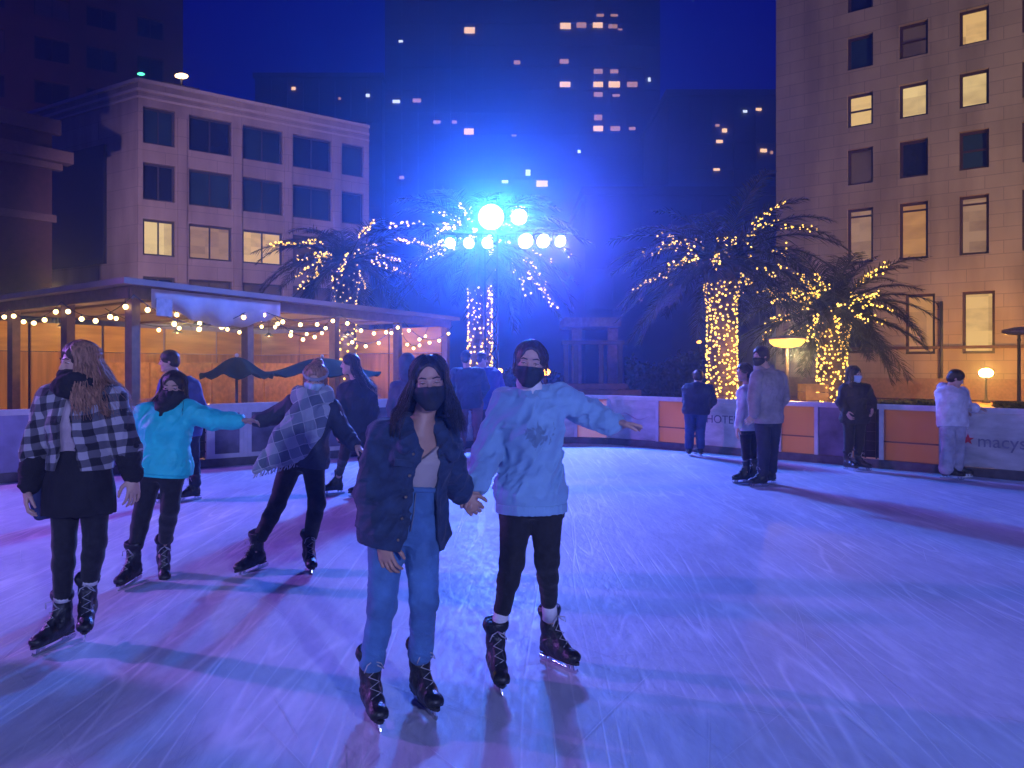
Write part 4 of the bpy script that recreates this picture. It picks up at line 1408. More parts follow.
# ------------------------------------------------------------------ ice and ground
def ice_material():
    m = bpy.data.materials.new('ice')
    nt, N, L = nodes_of(m)
    b = N['Principled BSDF']
    tc = N.new('ShaderNodeTexCoord')

    def tex(scale, stretch, rotz, detail=4, dist=0.0):
        mp = N.new('ShaderNodeMapping'); L.new(tc.outputs['Object'], mp.inputs['Vector'])
        mp.inputs['Scale'].default_value = stretch; mp.inputs['Rotation'].default_value = (0, 0, R(rotz))
        n = N.new('ShaderNodeTexNoise'); n.inputs['Scale'].default_value = scale; n.inputs['Detail'].default_value = detail
        n.inputs['Distortion'].default_value = dist
        L.new(mp.outputs['Vector'], n.inputs['Vector'])
        return n.outputs['Fac']

    def ramp(s, a, c0, bb, c1):
        r = N.new('ShaderNodeValToRGB'); L.new(s, r.inputs['Fac'])
        r.color_ramp.elements[0].position = a; r.color_ramp.elements[0].color = (c0,) * 3 + (1,)
        r.color_ramp.elements[1].position = bb; r.color_ramp.elements[1].color = (c1,) * 3 + (1,)
        return r.outputs['Color']

    def mul(a, c, op='MULTIPLY'):
        x = N.new('ShaderNodeMath'); x.operation = op
        for i, q in enumerate((a, c)):
            if isinstance(q, (int, float)): x.inputs[i].default_value = q
            else: L.new(q, x.inputs[i])
        return x.outputs[0]

    def lines(scale, stretch, rotz, width, warp):
        """thin skate cuts: level lines of a stretched noise"""
        f = tex(scale, stretch, rotz, 1, warp)
        a = mul(f, 9.0); fr = N.new('ShaderNodeMath'); fr.operation = 'PINGPONG'; L.new(a, fr.inputs[0]); fr.inputs[1].default_value = .5
        return ramp(fr.outputs[0], 0.0, 1.0, width, 0.0)
    c1 = lines(.9, (1, .07, 1), 22, .045, .04)
    c2 = lines(1.1, (1, .06, 1), 65, .045, .04)
    c3 = lines(1.3, (1, .07, 1), -35, .05, .1)
    c4 = lines(1.6, (1, .08, 1), -62, .05, .05)
    cuts = mul(mul(c1, c2, 'MAXIMUM'), mul(c3, c4, 'MAXIMUM'), 'MAXIMUM')
    fade = ramp(tex(.9, (1, 1, 1), 0, 3), .35, .0, .65, 1.0)
    cuts = mul(cuts, fade)
    snow = ramp(tex(1.2, (1, .35, 1), 25, 8, .8), .35, 0, .75, 1)
    fine = ramp(tex(26, (1, .3, 1), 32, 7, .3), .3, 0, .7, 1)
    grain = ramp(tex(6, (1, .4, 1), 50, 8, .6), .3, 0, .7, 1)
    big = tex(.25, (1, .6, 1), 15, 3)
    col = N.new('ShaderNodeMixRGB'); col.inputs['Color1'].default_value = (.30, .33, .40, 1); col.inputs['Color2'].default_value = (.76, .78, .82, 1)
    f = mul(mul(snow, .35), mul(mul(fine, .17), mul(mul(grain, .20), mul(big, .35), 'ADD'), 'ADD'), 'ADD')
    f = mul(f, mul(cuts, .5), 'ADD')
    L.new(f, col.inputs['Fac']); L.new(col.outputs['Color'], b.inputs['Base Color'])
    rg = mul(mul(snow, .22), mul(mul(fine, .2), mul(mul(cuts, -.08), .45, 'ADD'), 'ADD'), 'ADD')
    L.new(rg, b.inputs['Roughness'])
    b.inputs['Specular IOR Level'].default_value = .16
    h = mul(mul(fine, .35), mul(mul(grain, .5), mul(cuts, -.5), 'ADD'), 'ADD')
    bp = N.new('ShaderNodeBump'); bp.inputs['Strength'].default_value = .28; bp.inputs['Distance'].default_value = .02
    L.new(h, bp.inputs['Height']); L.new(bp.outputs['Normal'], b.inputs['Normal'])
    return m


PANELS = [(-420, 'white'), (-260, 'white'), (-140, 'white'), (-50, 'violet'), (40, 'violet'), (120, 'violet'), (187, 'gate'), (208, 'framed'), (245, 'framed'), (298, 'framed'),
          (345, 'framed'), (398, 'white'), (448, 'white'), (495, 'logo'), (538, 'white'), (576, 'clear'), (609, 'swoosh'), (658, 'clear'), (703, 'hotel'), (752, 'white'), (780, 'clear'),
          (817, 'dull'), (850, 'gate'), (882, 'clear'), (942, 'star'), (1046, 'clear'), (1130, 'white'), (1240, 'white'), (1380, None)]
LINE = [(-15.0, 4.56), (-1.01, 15.0), (-.2, 15.55), (.6, 15.88), (1.41, 15.98), (2.05, 15.75), (2.54, 15.3), (7.15, 10.75), (13.5, 4.48)]


def on_line(px):
    for a, b in zip(LINE[:-1], LINE[1:]):
        d = V(b[0] - a[0], b[1] - a[1]); L = np.linalg.norm(d); d /= L
        t = ray_hit(px, a, d)
        p = V(*a) + d * t
        if -1e-6 <= t <= L + 1e-6 and p[1] > 0: return p
    raise ValueError(px)


def setting():
    pts = [on_line(p) for p, _ in PANELS]
    ice = MB()
    poly = [tuple(p) for p in pts][::-1] + [(-17, 2), (-17, -14), (16, -14), (16, 2)]
    ice.prism(poly, -.06, 0)
    o = ice.build('ice_rink', ice_material()); o['kind'] = 'structure'
    g = MB()
    g.box((0, 250, -.08), (1400, 1100, .05))
    pm = mat('plaza_paving', (.42, .25, .15), rough=.7, var=.3, scale=.8, bump=.3, bscale=14)
    o = g.build('plaza_ground', pm); o['kind'] = 'structure'
    # skate cuts on the ice close by
    rg = np.random.default_rng(5)
    mk = MB()
    vs, fs = [], []
    for i in range(330):
        y = 2.6 + 9.5 * rg.random() ** 1.5; x = (rg.random() - .5) * 1.7 * y + .1
        a = rg.random() * PI if rg.random() < .25 else R(125) + .4 * rg.normal()
        ln = .25 + 1.6 * rg.random() ** 2; cv = (rg.random() - .5) * .5
        w = .0008 + .0014 * rg.random()
        n = 12; p = V(x, y)
        for k in range(n + 1):
            t = k / n
            d = V(math.cos(a + cv * t * ln), math.sin(a + cv * t * ln)); s = V(-d[1], d[0])
            ww = w * math.sin(PI * min(1, max(.02, t)))
            vs += [(p[0] + s[0] * ww, p[1] + s[1] * ww, .0015 + .003 * (i % 7) / 7), (p[0] - s[0] * ww, p[1] - s[1] * ww, .0015 + .003 * (i % 7) / 7)]
            p = p + d * ln / n
            if k: b = len(vs) - 4; fs.append((b, b + 1, b + 3, b + 2))
    mk._add(vs, fs, True)
    o = mk.build('skate_marks', mat('ice_frost', (.66, .68, .72), rough=.55, var=.1, bump=.6, bscale=300)); o['kind'] = 'stuff'
    barrier(pts)


def barrier(pts):
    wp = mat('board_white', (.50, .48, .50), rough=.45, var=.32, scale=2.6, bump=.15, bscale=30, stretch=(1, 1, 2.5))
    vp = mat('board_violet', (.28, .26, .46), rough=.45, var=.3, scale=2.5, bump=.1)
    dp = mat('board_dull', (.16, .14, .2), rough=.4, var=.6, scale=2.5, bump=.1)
    fr = mat('board_frame', (.6, .58, .62), rough=.4, var=.1, bump=.1)
    kp = mat('kick_plate', (.10, .09, .11), rough=.5, var=.3, bump=.1)
    gm = mat('gate_metal', (.02, .02, .03), rough=.4, metal=.6)
    sm = mat('seam_bar', (.12, .08, .07), rough=.5)
    ink = mat('sign_ink', (.10, .09, .16), rough=.6, bump=0)
    red = mat('sign_red', (.62, .03, .06), rough=.5, bump=0)
    blue = mat('sign_blue', (.07, .06, .35), rough=.5, bump=0)
    ac = bpy.data.materials.new('frosted_acrylic')
    nt, N, L = nodes_of(ac)
    N.clear()
    tl = N.new('ShaderNodeBsdfTranslucent'); tl.inputs['Color'].default_value = (.80, .56, .34, 1); mt = N.new('ShaderNodeMixShader'); mt.inputs[0].default_value = .72
    out = N.new('ShaderNodeOutputMaterial'); mx = N.new('ShaderNodeMixShader'); tr = N.new('ShaderNodeBsdfTransparent'); pb = N.new('ShaderNodeBsdfPrincipled')
    tr.inputs['Color'].default_value = (.92, .86, .82, 1)
    nz = N.new('ShaderNodeTexNoise'); nz.inputs['Scale'].default_value = 3; nz.inputs['Detail'].default_value = 6
    cr = N.new('ShaderNodeValToRGB'); L.new(nz.outputs['Fac'], cr.inputs['Fac'])
    cr.color_ramp.elements[0].color = (.06, .06, .06, 1); cr.color_ramp.elements[1].color = (.25, .25, .25, 1)
    pb.inputs['Base Color'].default_value = (.42, .30, .25, 1); pb.inputs['Roughness'].default_value = .25
    L.new(cr.outputs['Color'], mx.inputs[0]); L.new(tr.outputs[0], mt.inputs[1]); L.new(tl.outputs[0], mt.inputs[2]); L.new(mt.outputs[0], mx.inputs[1]); L.new(pb.outputs[0], mx.inputs[2]); L.new(mx.outputs[0], out.inputs['Surface'])
    root = empty('rink_barrier', (1.4, 16, 0), 'low white rink boards with frosted amber panels, two dark gates and a pale top rail', 'rink barrier')
    for i in range(len(pts) - 1):
        a, b = pts[i], pts[i + 1]
        kind = PANELS[i][1]
        d = nrm(b - a); ln = np.linalg.norm(b - a); n = V(d[1], -d[0]); md = (a + b) / 2
        D = V(d[0], d[1], 0); NN = V(n[0], n[1], 0); ax = (D, -NN, V(0, 0, 1))
        c = lambda u, off, z: V(md[0], md[1], 0) + D * u + NN * off + V(0, 0, z)
        r = MB(); r.box(c(0, 0, .975), (ln, .11, .05), ax=ax); r.box(c(0, .01, .935), (ln, .06, .028), ax=ax); r.build('top_rail', fr, root)
        k = MB(); k.box(c(0, .02, .065), (ln - .004, .07, .13), ax=ax); k.build('kick_plate', kp, root)
        p = MB(); p.box(V(a[0], a[1], .525), (.065, .075, .79), ax=ax); p.build('post', fr, root)
        w = ln - .07
        if kind == 'gate':
            q = MB()
            q.box(c(0, -.12, .53), (w, .01, .78), ax=ax)
            for z in (.25, .4, .55, .7, .85): q.bar(c(-w / 2, 0, z), c(w / 2, 0, z), .025)
            for u in (-.4, .0, .4): q.bar(c(u * w, 0.02, .14), c(u * w, 0.02, .9), .02)
            tag(q.build('gate', gm, root), 'dark barred gate')
            continue
        q = MB(); q.box(c(0, 0, .525), (w, .024, .785), ax=ax)
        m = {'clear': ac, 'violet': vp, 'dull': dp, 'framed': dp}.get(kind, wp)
        pn = q.build('panel', m, root)
        if kind == 'clear':
            tag(pn, 'frosted amber panel')
            s = MB(); s.box(c(0, .017, .42), (w, .01, .022), ax=ax); s.build('seam', sm, pn, off=root.location)
        if kind == 'framed':
            s = MB()
            for z in (.165, .885): s.box(c(0, .02, z), (w, .03, .07), ax=ax)
            for u in (-1, 1): s.box(c(u * (w / 2 - .03), .022, .525), (.06, .034, .785), ax=ax)
            s.build('frame', fr, pn, off=root.location)

        def text(body, u, z, size, m):
            cu = bpy.data.curves.new('lettering', 'FONT'); cu.body = body; cu.size = size; cu.align_x = 'LEFT'; cu.align_y = 'CENTER'; cu.extrude = .002
            cu.materials.append(m)
            t = bpy.data.objects.new('lettering', cu); COL.objects.link(t); t.parent = pn
            P = c(u, .0155, z) - V(*root.location)
            MM = Matrix(((D[0], 0, NN[0], P[0]), (D[1], 0, NN[1], P[1]), (0, 1, 0, P[2]), (0, 0, 0, 1)))
            bpy.context.view_layer.update()
            me = bpy.data.meshes.new_from_object(t.evaluated_get(bpy.context.evaluated_depsgraph_get()))
            bpy.data.objects.remove(t)
            t = link('lettering', me, pn); t.matrix_local = MM
        if kind == 'hotel': text('HOTEL', -w * .46, .62, .21, ink)
        if kind == 'star':
            text("macys", -w * .15, .51, .25, mat('sign_grey', (.22, .2, .3), rough=.6, bump=0))
            s = MB(); o = c(-w * .245, .0145, .53)
            vs = []
            for k2 in range(10):
                an = PI / 2 + k2 * PI / 5; rr = .085 if k2 % 2 == 0 else .035
                vs.append(o + D * rr * math.cos(an) + V(0, 0, rr * math.sin(an)))
            s._add(vs + [v + NN * .003 for v in vs], [list(range(10)), list(range(10, 20))] + [[j, (j + 1) % 10, 10 + (j + 1) % 10, 10 + j] for j in range(10)], False)
            s.build('star', red, pn, off=root.location)
        if kind == 'swoosh':
            s = MB()
            s.tube([c(w * (u - .5) * .7, .014, .6 + .06 * math.sin(u * 7) - .12 * (u - .5) ** 2) for u in np.linspace(0, 1, 14)], [.004 + .012 * math.sin(PI * u) for u in np.linspace(0, 1, 14)], 6, True, .3)
            s.build('emblem', mat('sign_pink', (.45, .15, .25), rough=.5), pn, off=root.location)
        if kind == 'logo':
            s = MB(); s.box(c(-w * .3, .014, .68), (.22, .004, .2), ax=ax); s.build('emblem', blue, pn, off=root.location)


# ------------------------------------------------------------------ palms and their lights
BULB = None


def bulb_mesh():
    global BULB
    if BULB is None:
        q = MB(); q.ball((0, 0, 0), 1.0, 6, 4)
        BULB = q.mesh('bulb', glow('fairy_glow', (1, .56, .09), 4.0))
    return BULB


def bulbs(root, pts, r, mesh=None, limit=100, cam_first=True):
    """one object per bulb up to the limit, the rest as one mass"""
    pts = sorted(pts, key=lambda p: np.linalg.norm(p - V(0, 0, CAM_H)))
    # spread the individuals over the whole string
    order = list(range(len(pts)))
    off = np.array(root.location)
    for i in order[:limit]:
        o = link('bulb', mesh or bulb_mesh(), root, pts[i] - off)
        o.scale = (r * random.uniform(.7, 1.25),) * 3
    if len(pts) > limit:
        q = MB()
        for i in order[limit:]: q.ball(pts[i], r * random.uniform(.7, 1.25), 6, 4)
        o = q.build('bulb_mass', (mesh or bulb_mesh()).materials[0], root)
        o['kind'] = 'stuff'


PALM_BARK = mat('palm_bark', (.16, .11, .07), rough=.95, var=.5, scale=6, bump=1.0, bscale=14, stretch=(1, 1, .5))
PALM_LEAF = mat('palm_leaf', (.022, .036, .016), rough=.55, var=.5, scale=3, bump=.1)


def palm(label, lights_label, px, y, ztop, r0, rc, zbot_light, nf=54, seed=0, lit=14, trunk_n=220, head=1.25, droop=.82, zlit=None):
    zlit = zlit or ztop
    rg = np.random.default_rng(seed)
    x = (px - 512) / F * y
    root = empty('palm_tree', (x, y, -.05), label, 'palm tree', 'palms wrapped in lights')
    t = MB()
    prof = [(r0 * 1.25, 0), (r0 * 1.05, .4)]
    nz = int(ztop / .12)
    for i in range(nz + 1):
        z = .5 + (ztop - .5) * i / nz
        u = i / nz
        rr = r0 * (1.0 - .06 * u) if u < .72 else r0 * (.94 + (head - .94) * math.sin((u - .72) / .28 * PI / 2))
        prof.append((rr * (1 + .05 * (i % 2)), z))
    prof.append((r0 * .5, ztop + .25))
    t.lathe((x, y, -.05), prof, 18)
    t.build('trunk', PALM_BARK, root)
    rad = lambda z: np.interp(z, [p[1] for p in prof], [p[0] for p in prof])
    c = V(x, y, ztop)
    cr = MB()
    fr_pts = []
    vs, fs = [], []
    for i in range(nf):
        az = i * 2.399963 + .3 * rg.random()
        u = (i + .5) / nf
        el = R(82 - 112 * u ** .85 + 8 * rg.normal())
        ln = rc * (.92 + .2 * rg.random()) * (1.0 if u > .12 else .8)
        dr = (.9 + .5 * rg.random()) * droop
        h = V(math.cos(az), math.sin(az), 0)
        p = c + h * r0 * .6 + V(0, 0, .1)
        pts = [p.copy()]
        n = 22
        a = el
        for k in range(n):
            a -= dr * 1.15 / n * (1.2 if el > 0 else .6)
            p = p + (h * math.cos(a) + V(0, 0, math.sin(a))) * ln / n
            pts.append(p.copy())
        fr_pts.append((az, u, pts))
        cr.tube(pts[::2] + [pts[-1]], [.03 - .025 * k / 12 for k in range(len(pts[::2]) + 1)], 4, False)
        sd = V(-h[1], h[0], 0)
        for k in range(2, n + 1):
            tg = nrm(pts[k] - pts[k - 1]); upv = nrm(np.cross(sd, tg))
            if upv[2] < 0: upv = -upv
            w = k / n
            ll = .52 * rc / 2.4 * (math.sin(PI * min(1, .12 + .82 * w)) ** .6)
            for half in (0., .33, .66):
                b = pts[k - 1] + (pts[k] - pts[k - 1]) * half
                for sg in (-1, 1):
                    L = ll * (.8 + .35 * rg.random())
                    dd = nrm(sd * sg * .8 + tg * (.75 + .2 * rg.random()) + upv * (.35 + .15 * rg.normal()) - V(0, 0, .3))
                    e = b + dd * L - V(0, 0, .16 * L)
                    wd = tg * .011 * (rc / 2.4 + .3)
                    m_ = b + dd * L * .5
                    q = len(vs)
                    vs += [b - wd * .6, b + wd * .6, m_ + wd, e, m_ - wd]
                    fs += [(q, q + 1, q + 2, q + 4), (q + 4, q + 2, q + 3)]
    cr._add(vs, fs, False)
    cr.build('crown', PALM_LEAF, root)
    # fairy lights wound round the trunk and along fronds
    sl = empty('fairy_lights', (x, y, -.05), lights_label, 'string lights', 'fairy lights on the palms')
    P = []
    turns = max(4, int((zlit - zbot_light) / .11))
    if trunk_n:
        wire = []
        for i in range(trunk_n):
            u = (i + .5) / trunk_n
            z = zbot_light + (zlit - zbot_light) * u
            ang = 2 * PI * turns * u + .25 * rg.normal()
            rr = rad(z) + .02
            P.append(V(x + rr * math.cos(ang), y + rr * math.sin(ang), z - .05 + .03 * rg.normal()))
        for i in range(turns * 14):
            u = i / (turns * 14); ang = 2 * PI * turns * u; z = zbot_light + (zlit - zbot_light) * u; rr = rad(z) + .008
            wire.append(V(x + rr * math.cos(ang), y + rr * math.sin(ang), z - .05))
        q = MB(); q.tube(wire, .006, 4, False); q.build('wire', SOLE, sl)
    # keep the fronds that show: those leaning sideways or to the viewer
    cand = [f for f in fr_pts if .05 < f[1] < .85]
    rg.shuffle(cand)
    q = MB()
    for az, u, pts in cand[:lit]:
        k0 = int(rg.integers(1, 12)); k1 = int(min(22, k0 + rg.integers(4, 13)))
        seg = [p + V(0, 0, .04) for p in pts[k0:k1]]
        q = MB(); q.tube(seg, .004, 4, False); q.build('frond_wire', SOLE, sl)
        dens = .35 + .6 * rg.random()
        for k in range(len(seg) - 1):
            for h in (.1, .4, .75):
                if rg.random() < dens: P.append(seg[k] * (1 - h) + seg[k + 1] * h + .045 * rg.normal(size=3))
    bulbs(sl, P, .00125 * y)
    return root


# ------------------------------------------------------------------ tent with lights
def tent():
    C0 = V(-6.45, 13.0); A = nrm(V(.418, .909)); B = nrm(V(-.79, .61))
    la, lb, H = 11.0, 9.5, 2.96
    P = lambda a, b, z: V(*(C0 + A * a + B * b), z)
    cv = mat('tent_canvas', (.32, .25, .24), rough=.8, var=.12, scale=1.5, bump=.2, bscale=20)
    wd = mat('tent_plywood', (.50, .30, .09), rough=.7, var=.22, scale=2.2, bump=.2, bscale=30, stretch=(.3, .3, 3))
    wd2 = mat('tent_lower_panel', (.36, .19, .08), rough=.75, var=.3, scale=2.2, bump=.2, stretch=(3, 3, .3))
    po = mat('tent_post', (.17, .10, .08), rough=.6, var=.2, bump=.2)
    root = empty('pavilion_tent', (C0[0], C0[1], 0), 'long open pavilion tent with plywood walls, glowing warm under hanging lights', 'tent')
    q = MB(); q.prism([tuple(C0 + A * -.25 + B * -.25), tuple(C0 + A * (la + .25) + B * -.25), tuple(C0 + A * (la + .25) + B * (lb + .25)), tuple(C0 + A * -.25 + B * (lb + .25))], H, H + .1)
    q.build('roof', cv, root)
    for a0, b0, a1, b1 in ((0, 0, la, 0), (0, 0, 0, lb)):
        q = MB(); q.bar(P(a0, b0, H - .11), P(a1, b1, H - .11), .08, .21); q.build('eaves_beam', po, root)
    for a in (1.6, 3.5, 5.6, 7.7, 9.5):
        q = MB(); q.bar(P(a, .3, H - .03), P(a, lb, H - .03), .08, .05); q.build('rafter', po, root)
    for a, b in ((.12, .12), (2.8, .1), (5.6, .1), (8.3, .1), (la - .1, .1), (.1, 2.6), (.1, 5.2), (.1, 7.8), (.1, lb - .1)):
        q = MB(); q.box((*P(a, b, 0)[:2], H / 2 - .04), (.17, .17, H - .11), rz=math.atan2(A[1], A[0])); q.box((*P(a, b, 0)[:2], .06), (.26, .26, .12), rz=.9); q.build('post', po, root)
    # walls on the two far sides: lower panels and plywood above
    for p0, p1 in (((0, lb), (la, lb)), ((la, lb), (la, 0.3))):
        a, b = P(*p0, 0), P(*p1, 0)
        n = max(1, int(np.linalg.norm(b - a) / 2.0))
        for i in range(n):
            s, e = a + (b - a) * (i / n + .004), a + (b - a) * ((i + 1) / n - .004)
            q = MB(); q.bar(s + V(0, 0, 1.0), e + V(0, 0, 1.0), .06, 1.98); q.build('lower_panel', wd2, root)
            q = MB(); q.bar(s + V(0, 0, 2.4), e + V(0, 0, 2.4), .05, .78); q.build('plywood_sheet', wd, root)
    # a half wall inside
    bb = mat('bar_front', (.40, .2, .07), rough=.7, var=.3, bump=.2)
    for b in (4.2,):
        for i in range(5):
            q = MB(); q.bar(P(1.0 + 1.9 * i, b, .85), P(2.85 + 1.9 * i, b, .85), .06, 1.66); tag(q.build('partition_panel', bb, root))
    # banner on the near corner
    bn = mat('banner_cloth', (.55, .48, .52), rough=.85, var=.12, scale=3, bump=.2)
    vs, fs = [], []
    n = 24
    for i in range(n + 1):
        u = i / n; a = .35 + 3.2 * u
        lo = H - .35 - .26 * math.sin(PI * min(1, max(0, (u - .1) / .85)) ) - .03 * math.sin(u * 30)
        o = .03 * math.sin(u * 22)
        for z, dpt in ((H - .03, .0), ((H + lo) / 2, o), (lo, o * 1.6)):
            p = P(a, -.14 + dpt, z); vs.append(p)
    for i in range(n):
        for k in range(2): fs.append((i * 3 + k, i * 3 + k + 1, i * 3 + k + 4, i * 3 + k + 3))
    q = MB(); q._add(vs, fs, True)
    bo = q.build('banner', bn); tag(bo, 'pale cloth banner sagging along the tent eaves', 'banner')
    md = bo.modifiers.new('thick', 'SOLIDIFY'); md.thickness = .012
    q = MB(); q.box(P(.6, -.16, H - .34), (.34, .012, .3), ax=(V(*A, 0), V(-A[1], A[0], 0), V(0, 0, 1))); tag(q.build('sign_plate', mat('plate_grey', (.4, .38, .45), rough=.6)), 'small grey square sign at the left end of the banner', 'sign')
    # strings of warm bulbs
    q = MB(); q.ball((0, 0, 0), 1.0, 8, 6); bm = q.mesh('bulb', glow('cafe_glow', (1, .68, .25), 9.0))
    runs = [
        ([(la, -.12), (8.3, -.12), (5.6, -.12), (2.8, -.12), (0, -.12)], .42, 'bulb string swagged along the front eaves of the tent'),
        ([(la, .9), (8.8, .5), (6.4, 1.0), (3.9, .6), (1.4, 1.1)], .55, 'bulb string looping just inside the front eaves of the tent'),
        ([(0, -.12), (-.12, 2.4), (-.12, 4.9), (-.12, 7.4)], .40, 'bulb string along the left side of the tent'),
        ([(1.2, 3.2), (3.4, 2.4), (5.8, 3.0), (8.2, 2.2)], .5, 'bulb string crossing the middle of the tent roof'),
    ]
    for nodes, sag, lab in runs:
        p0 = P(*nodes[0], H - .16)
        s = empty('bulb_string', p0, lab, 'string lights', 'warm bulb strings on the tent')
        w = []; bp = []
        for (a0, b0), (a1, b1) in zip(nodes[:-1], nodes[1:]):
            n = 14
            for i in range(n + 1):
                u = i / n
                w.append(P(a0 + (a1 - a0) * u, b0 + (b1 - b0) * u, H - .16 - sag * 4 * u * (1 - u) * (.8 + .3 * math.sin(a0 * 3))))
            for i in range(5):
                u = (i + .5) / 5
                bp.append(P(a0 + (a1 - a0) * u, b0 + (b1 - b0) * u, H - .24 - sag * 4 * u * (1 - u) * (.8 + .3 * math.sin(a0 * 3))))
        q = MB(); q.tube(w, .009, 5, False); q.build('wire', SOLE, s)
        k = MB()
        for p in bp:
            o = link('bulb', bm, s, p - V(*s.location)); o.scale = (.044,) * 3
            c = MB(); c.tube([p + V(0, 0, .02), p + V(0, 0, .075)], .016, 6); c.build('socket', SOLE, o, off=p)
            for ch in o.children: ch.scale = (1 / .044,) * 3
    # hanging lamps added inside to give the plywood its warm glow
    for i, (a, b) in enumerate(((1.5, 5.8), (3.0, 2.2), (5.0, 6.2), (8.0, 5.5), (8.6, 2.4))):
        p = P(a, b, H - .42)
        s = empty('tent_fill_lamp', p, ['warm fill lamp added under the tent roof at the left wall', 'warm fill lamp added just inside the tent corner', 'warm fill lamp added over the middle of the tent',
                                      'warm fill lamp added at the back wall of the tent', 'warm fill lamp added near the far end of the tent'][i], 'lamp', 'fill lamps added in the tent')
        q = MB(); q.tube([p + V(0, 0, .05), p + V(0, 0, .42)], .008, 5); q.build('cord', SOLE, s)
        q = MB(); q.lathe(p, [(.03, .08), (.05, .06), (.15, -.02), (.145, -.025), (.04, .045)], 14); q.build('lamp_shade', SOLE, s)
        q = MB(); q.ball(p + V(0, 0, -.005), .035, 8, 6); q.build('bulb', glow('cafe_glow', (1, .68, .25), 9.0), s)
        lamp('POINT', p - V(0, 0, .07), (1, .54, .12), 165, .04)


def lamp(kind, loc, col, watts, size, aim=None, spot=100, blend=.6):
    l = bpy.data.lights.new('lamp_light', kind); l.color = col; l.energy = watts; l.shadow_soft_size = size
    o = bpy.data.objects.new('lamp_light', l); COL.objects.link(o); o.location = loc
    if aim is not None:
        o.rotation_euler = (Vector(aim) - Vector(loc)).to_track_quat('-Z', 'Y').to_euler()
    if kind == 'SPOT': l.spot_size = R(spot); l.spot_blend = blend
    return o


def umbrella(label, x, y, zlo, zhi, rx, seed=0):
    root = empty('patio_umbrella', (x, y, 0), label, 'umbrella', 'dark green umbrellas by the tent')
    m = mat('umbrella_green', (.006, .032, .026), rough=.95, var=.2, bump=.2, spec=.05)
    vs, fs = [], []
    n, k = 48, 10
    for i in range(k + 1):
        u = i / k
        for j in range(n):
            a = 2 * PI * j / n
            r = rx * u * (1 + .03 * math.cos(8 * a) * u)
            z = zhi - (zhi - zlo) * (.5 - .5 * math.cos(PI * min(1, u ** 1.05))) + .05 * u * u * math.cos(8 * a)
            vs.append((x + r * math.cos(a), y + r * math.sin(a), z))
    for i in range(k):
        for j in range(n): fs.append((i * n + j, (i + 1) * n + j, (i + 1) * n + (j + 1) % n, i * n + (j + 1) % n))
    q = MB(); q._add(vs, fs, True); o = q.build('canopy', m, root)
    md = o.modifiers.new('thick', 'SOLIDIFY'); md.thickness = .01
    q = MB(); q.tube([(x, y, 0), (x, y, zhi - .01)], .025, 8); q.build('pole', SOLE, root)
    q = MB(); q.ball((x, y, zhi + .03), .035, 8, 6); q.build('finial', mat('finial_pale', (.6, .6, .6), rough=.4), root)
    q = MB(); q.lathe((x, y, 0), [(.3, 0), (.3, .06), (.06, .1), (.05, .3)], 16); q.build('base', SOLE, root)


# ------------------------------------------------------------------ buildings
def facade(wall, root, O, d, n, L, z0, z1, wins, mats, inset=.3, frame=None, fw=.12, sill=None):
    """a wall with real openings; wins rows: t0, t1, za, zb, pane material, style"""
    O = V(*O); d = V(*d); n = V(*n)
    P = lambda t, z, o=0.0: V(*(O + d * t - n * o), z)
    ts = sorted(set([0, L] + [round(w[i], 4) for w in wins for i in (0, 1)]))
    zs = sorted(set([z0, z1] + [round(w[i], 4) for w in wins for i in (2, 3)]))
    R_ = [(round(w[0], 4), round(w[1], 4), round(w[2], 4), round(w[3], 4)) for w in wins]
    vs, fs = [], []

    def quad(a, b, c, e):
        k = len(vs); vs.extend([a, b, c, e]); fs.append((k, k + 1, k + 2, k + 3))
    for i in range(len(ts) - 1):
        for k in range(len(zs) - 1):
            tm, zm = (ts[i] + ts[i + 1]) / 2, (zs[k] + zs[k + 1]) / 2
            if any(a < tm < b and c < zm < e for a, b, c, e in R_): continue
            quad(P(ts[i], zs[k]), P(ts[i + 1], zs[k]), P(ts[i + 1], zs[k + 1]), P(ts[i], zs[k + 1]))
    for a, b, c, e in R_:
        quad(P(a, c), P(a, c, inset + .1), P(a, e, inset + .1), P(a, e))
        quad(P(b, c, inset + .1), P(b, c), P(b, e), P(b, e, inset + .1))
        quad(P(a, c), P(b, c), P(b, c, inset + .1), P(a, c, inset + .1))
        quad(P(a, e, inset + .1), P(b, e, inset + .1), P(b, e), P(a, e))
    wall._add(vs, fs, False)
    D = V(*d, 0); NN = V(*n, 0); ax = (D, -NN, V(0, 0, 1))
    for w in wins:
        a, b, c, e, pm = w[:5]
        st = w[5] if len(w) > 5 else 1
        f = MB()
        mz, mt = (c + e) / 2, (a + b) / 2
        for t in (a + fw / 2, b - fw / 2): f.box(P(t, mz, inset - .06), (fw, .1, e - c), ax=ax)
        for z in (c + fw / 2, e - fw / 2): f.box(P(mt, z, inset - .06), (b - a - 2 * fw, .09, fw), ax=ax)
        for i in range(1, st): f.box(P(a + (b - a) * i / st, mz, inset - .06), (fw * .7, .08, e - c - 2 * fw), ax=ax)
        if len(w) > 6 and w[6]: f.box(P(mt, c + (e - c) * w[6], inset - .06), (b - a - 2 * fw, .07, fw * .7), ax=ax)
        fo = f.build('window', frame, root)
        q = MB(); q.box(P(mt, mz, inset), (b - a - .02, .02, e - c - .02), ax=ax)
        q.build('pane', pm, fo, off=root.location)


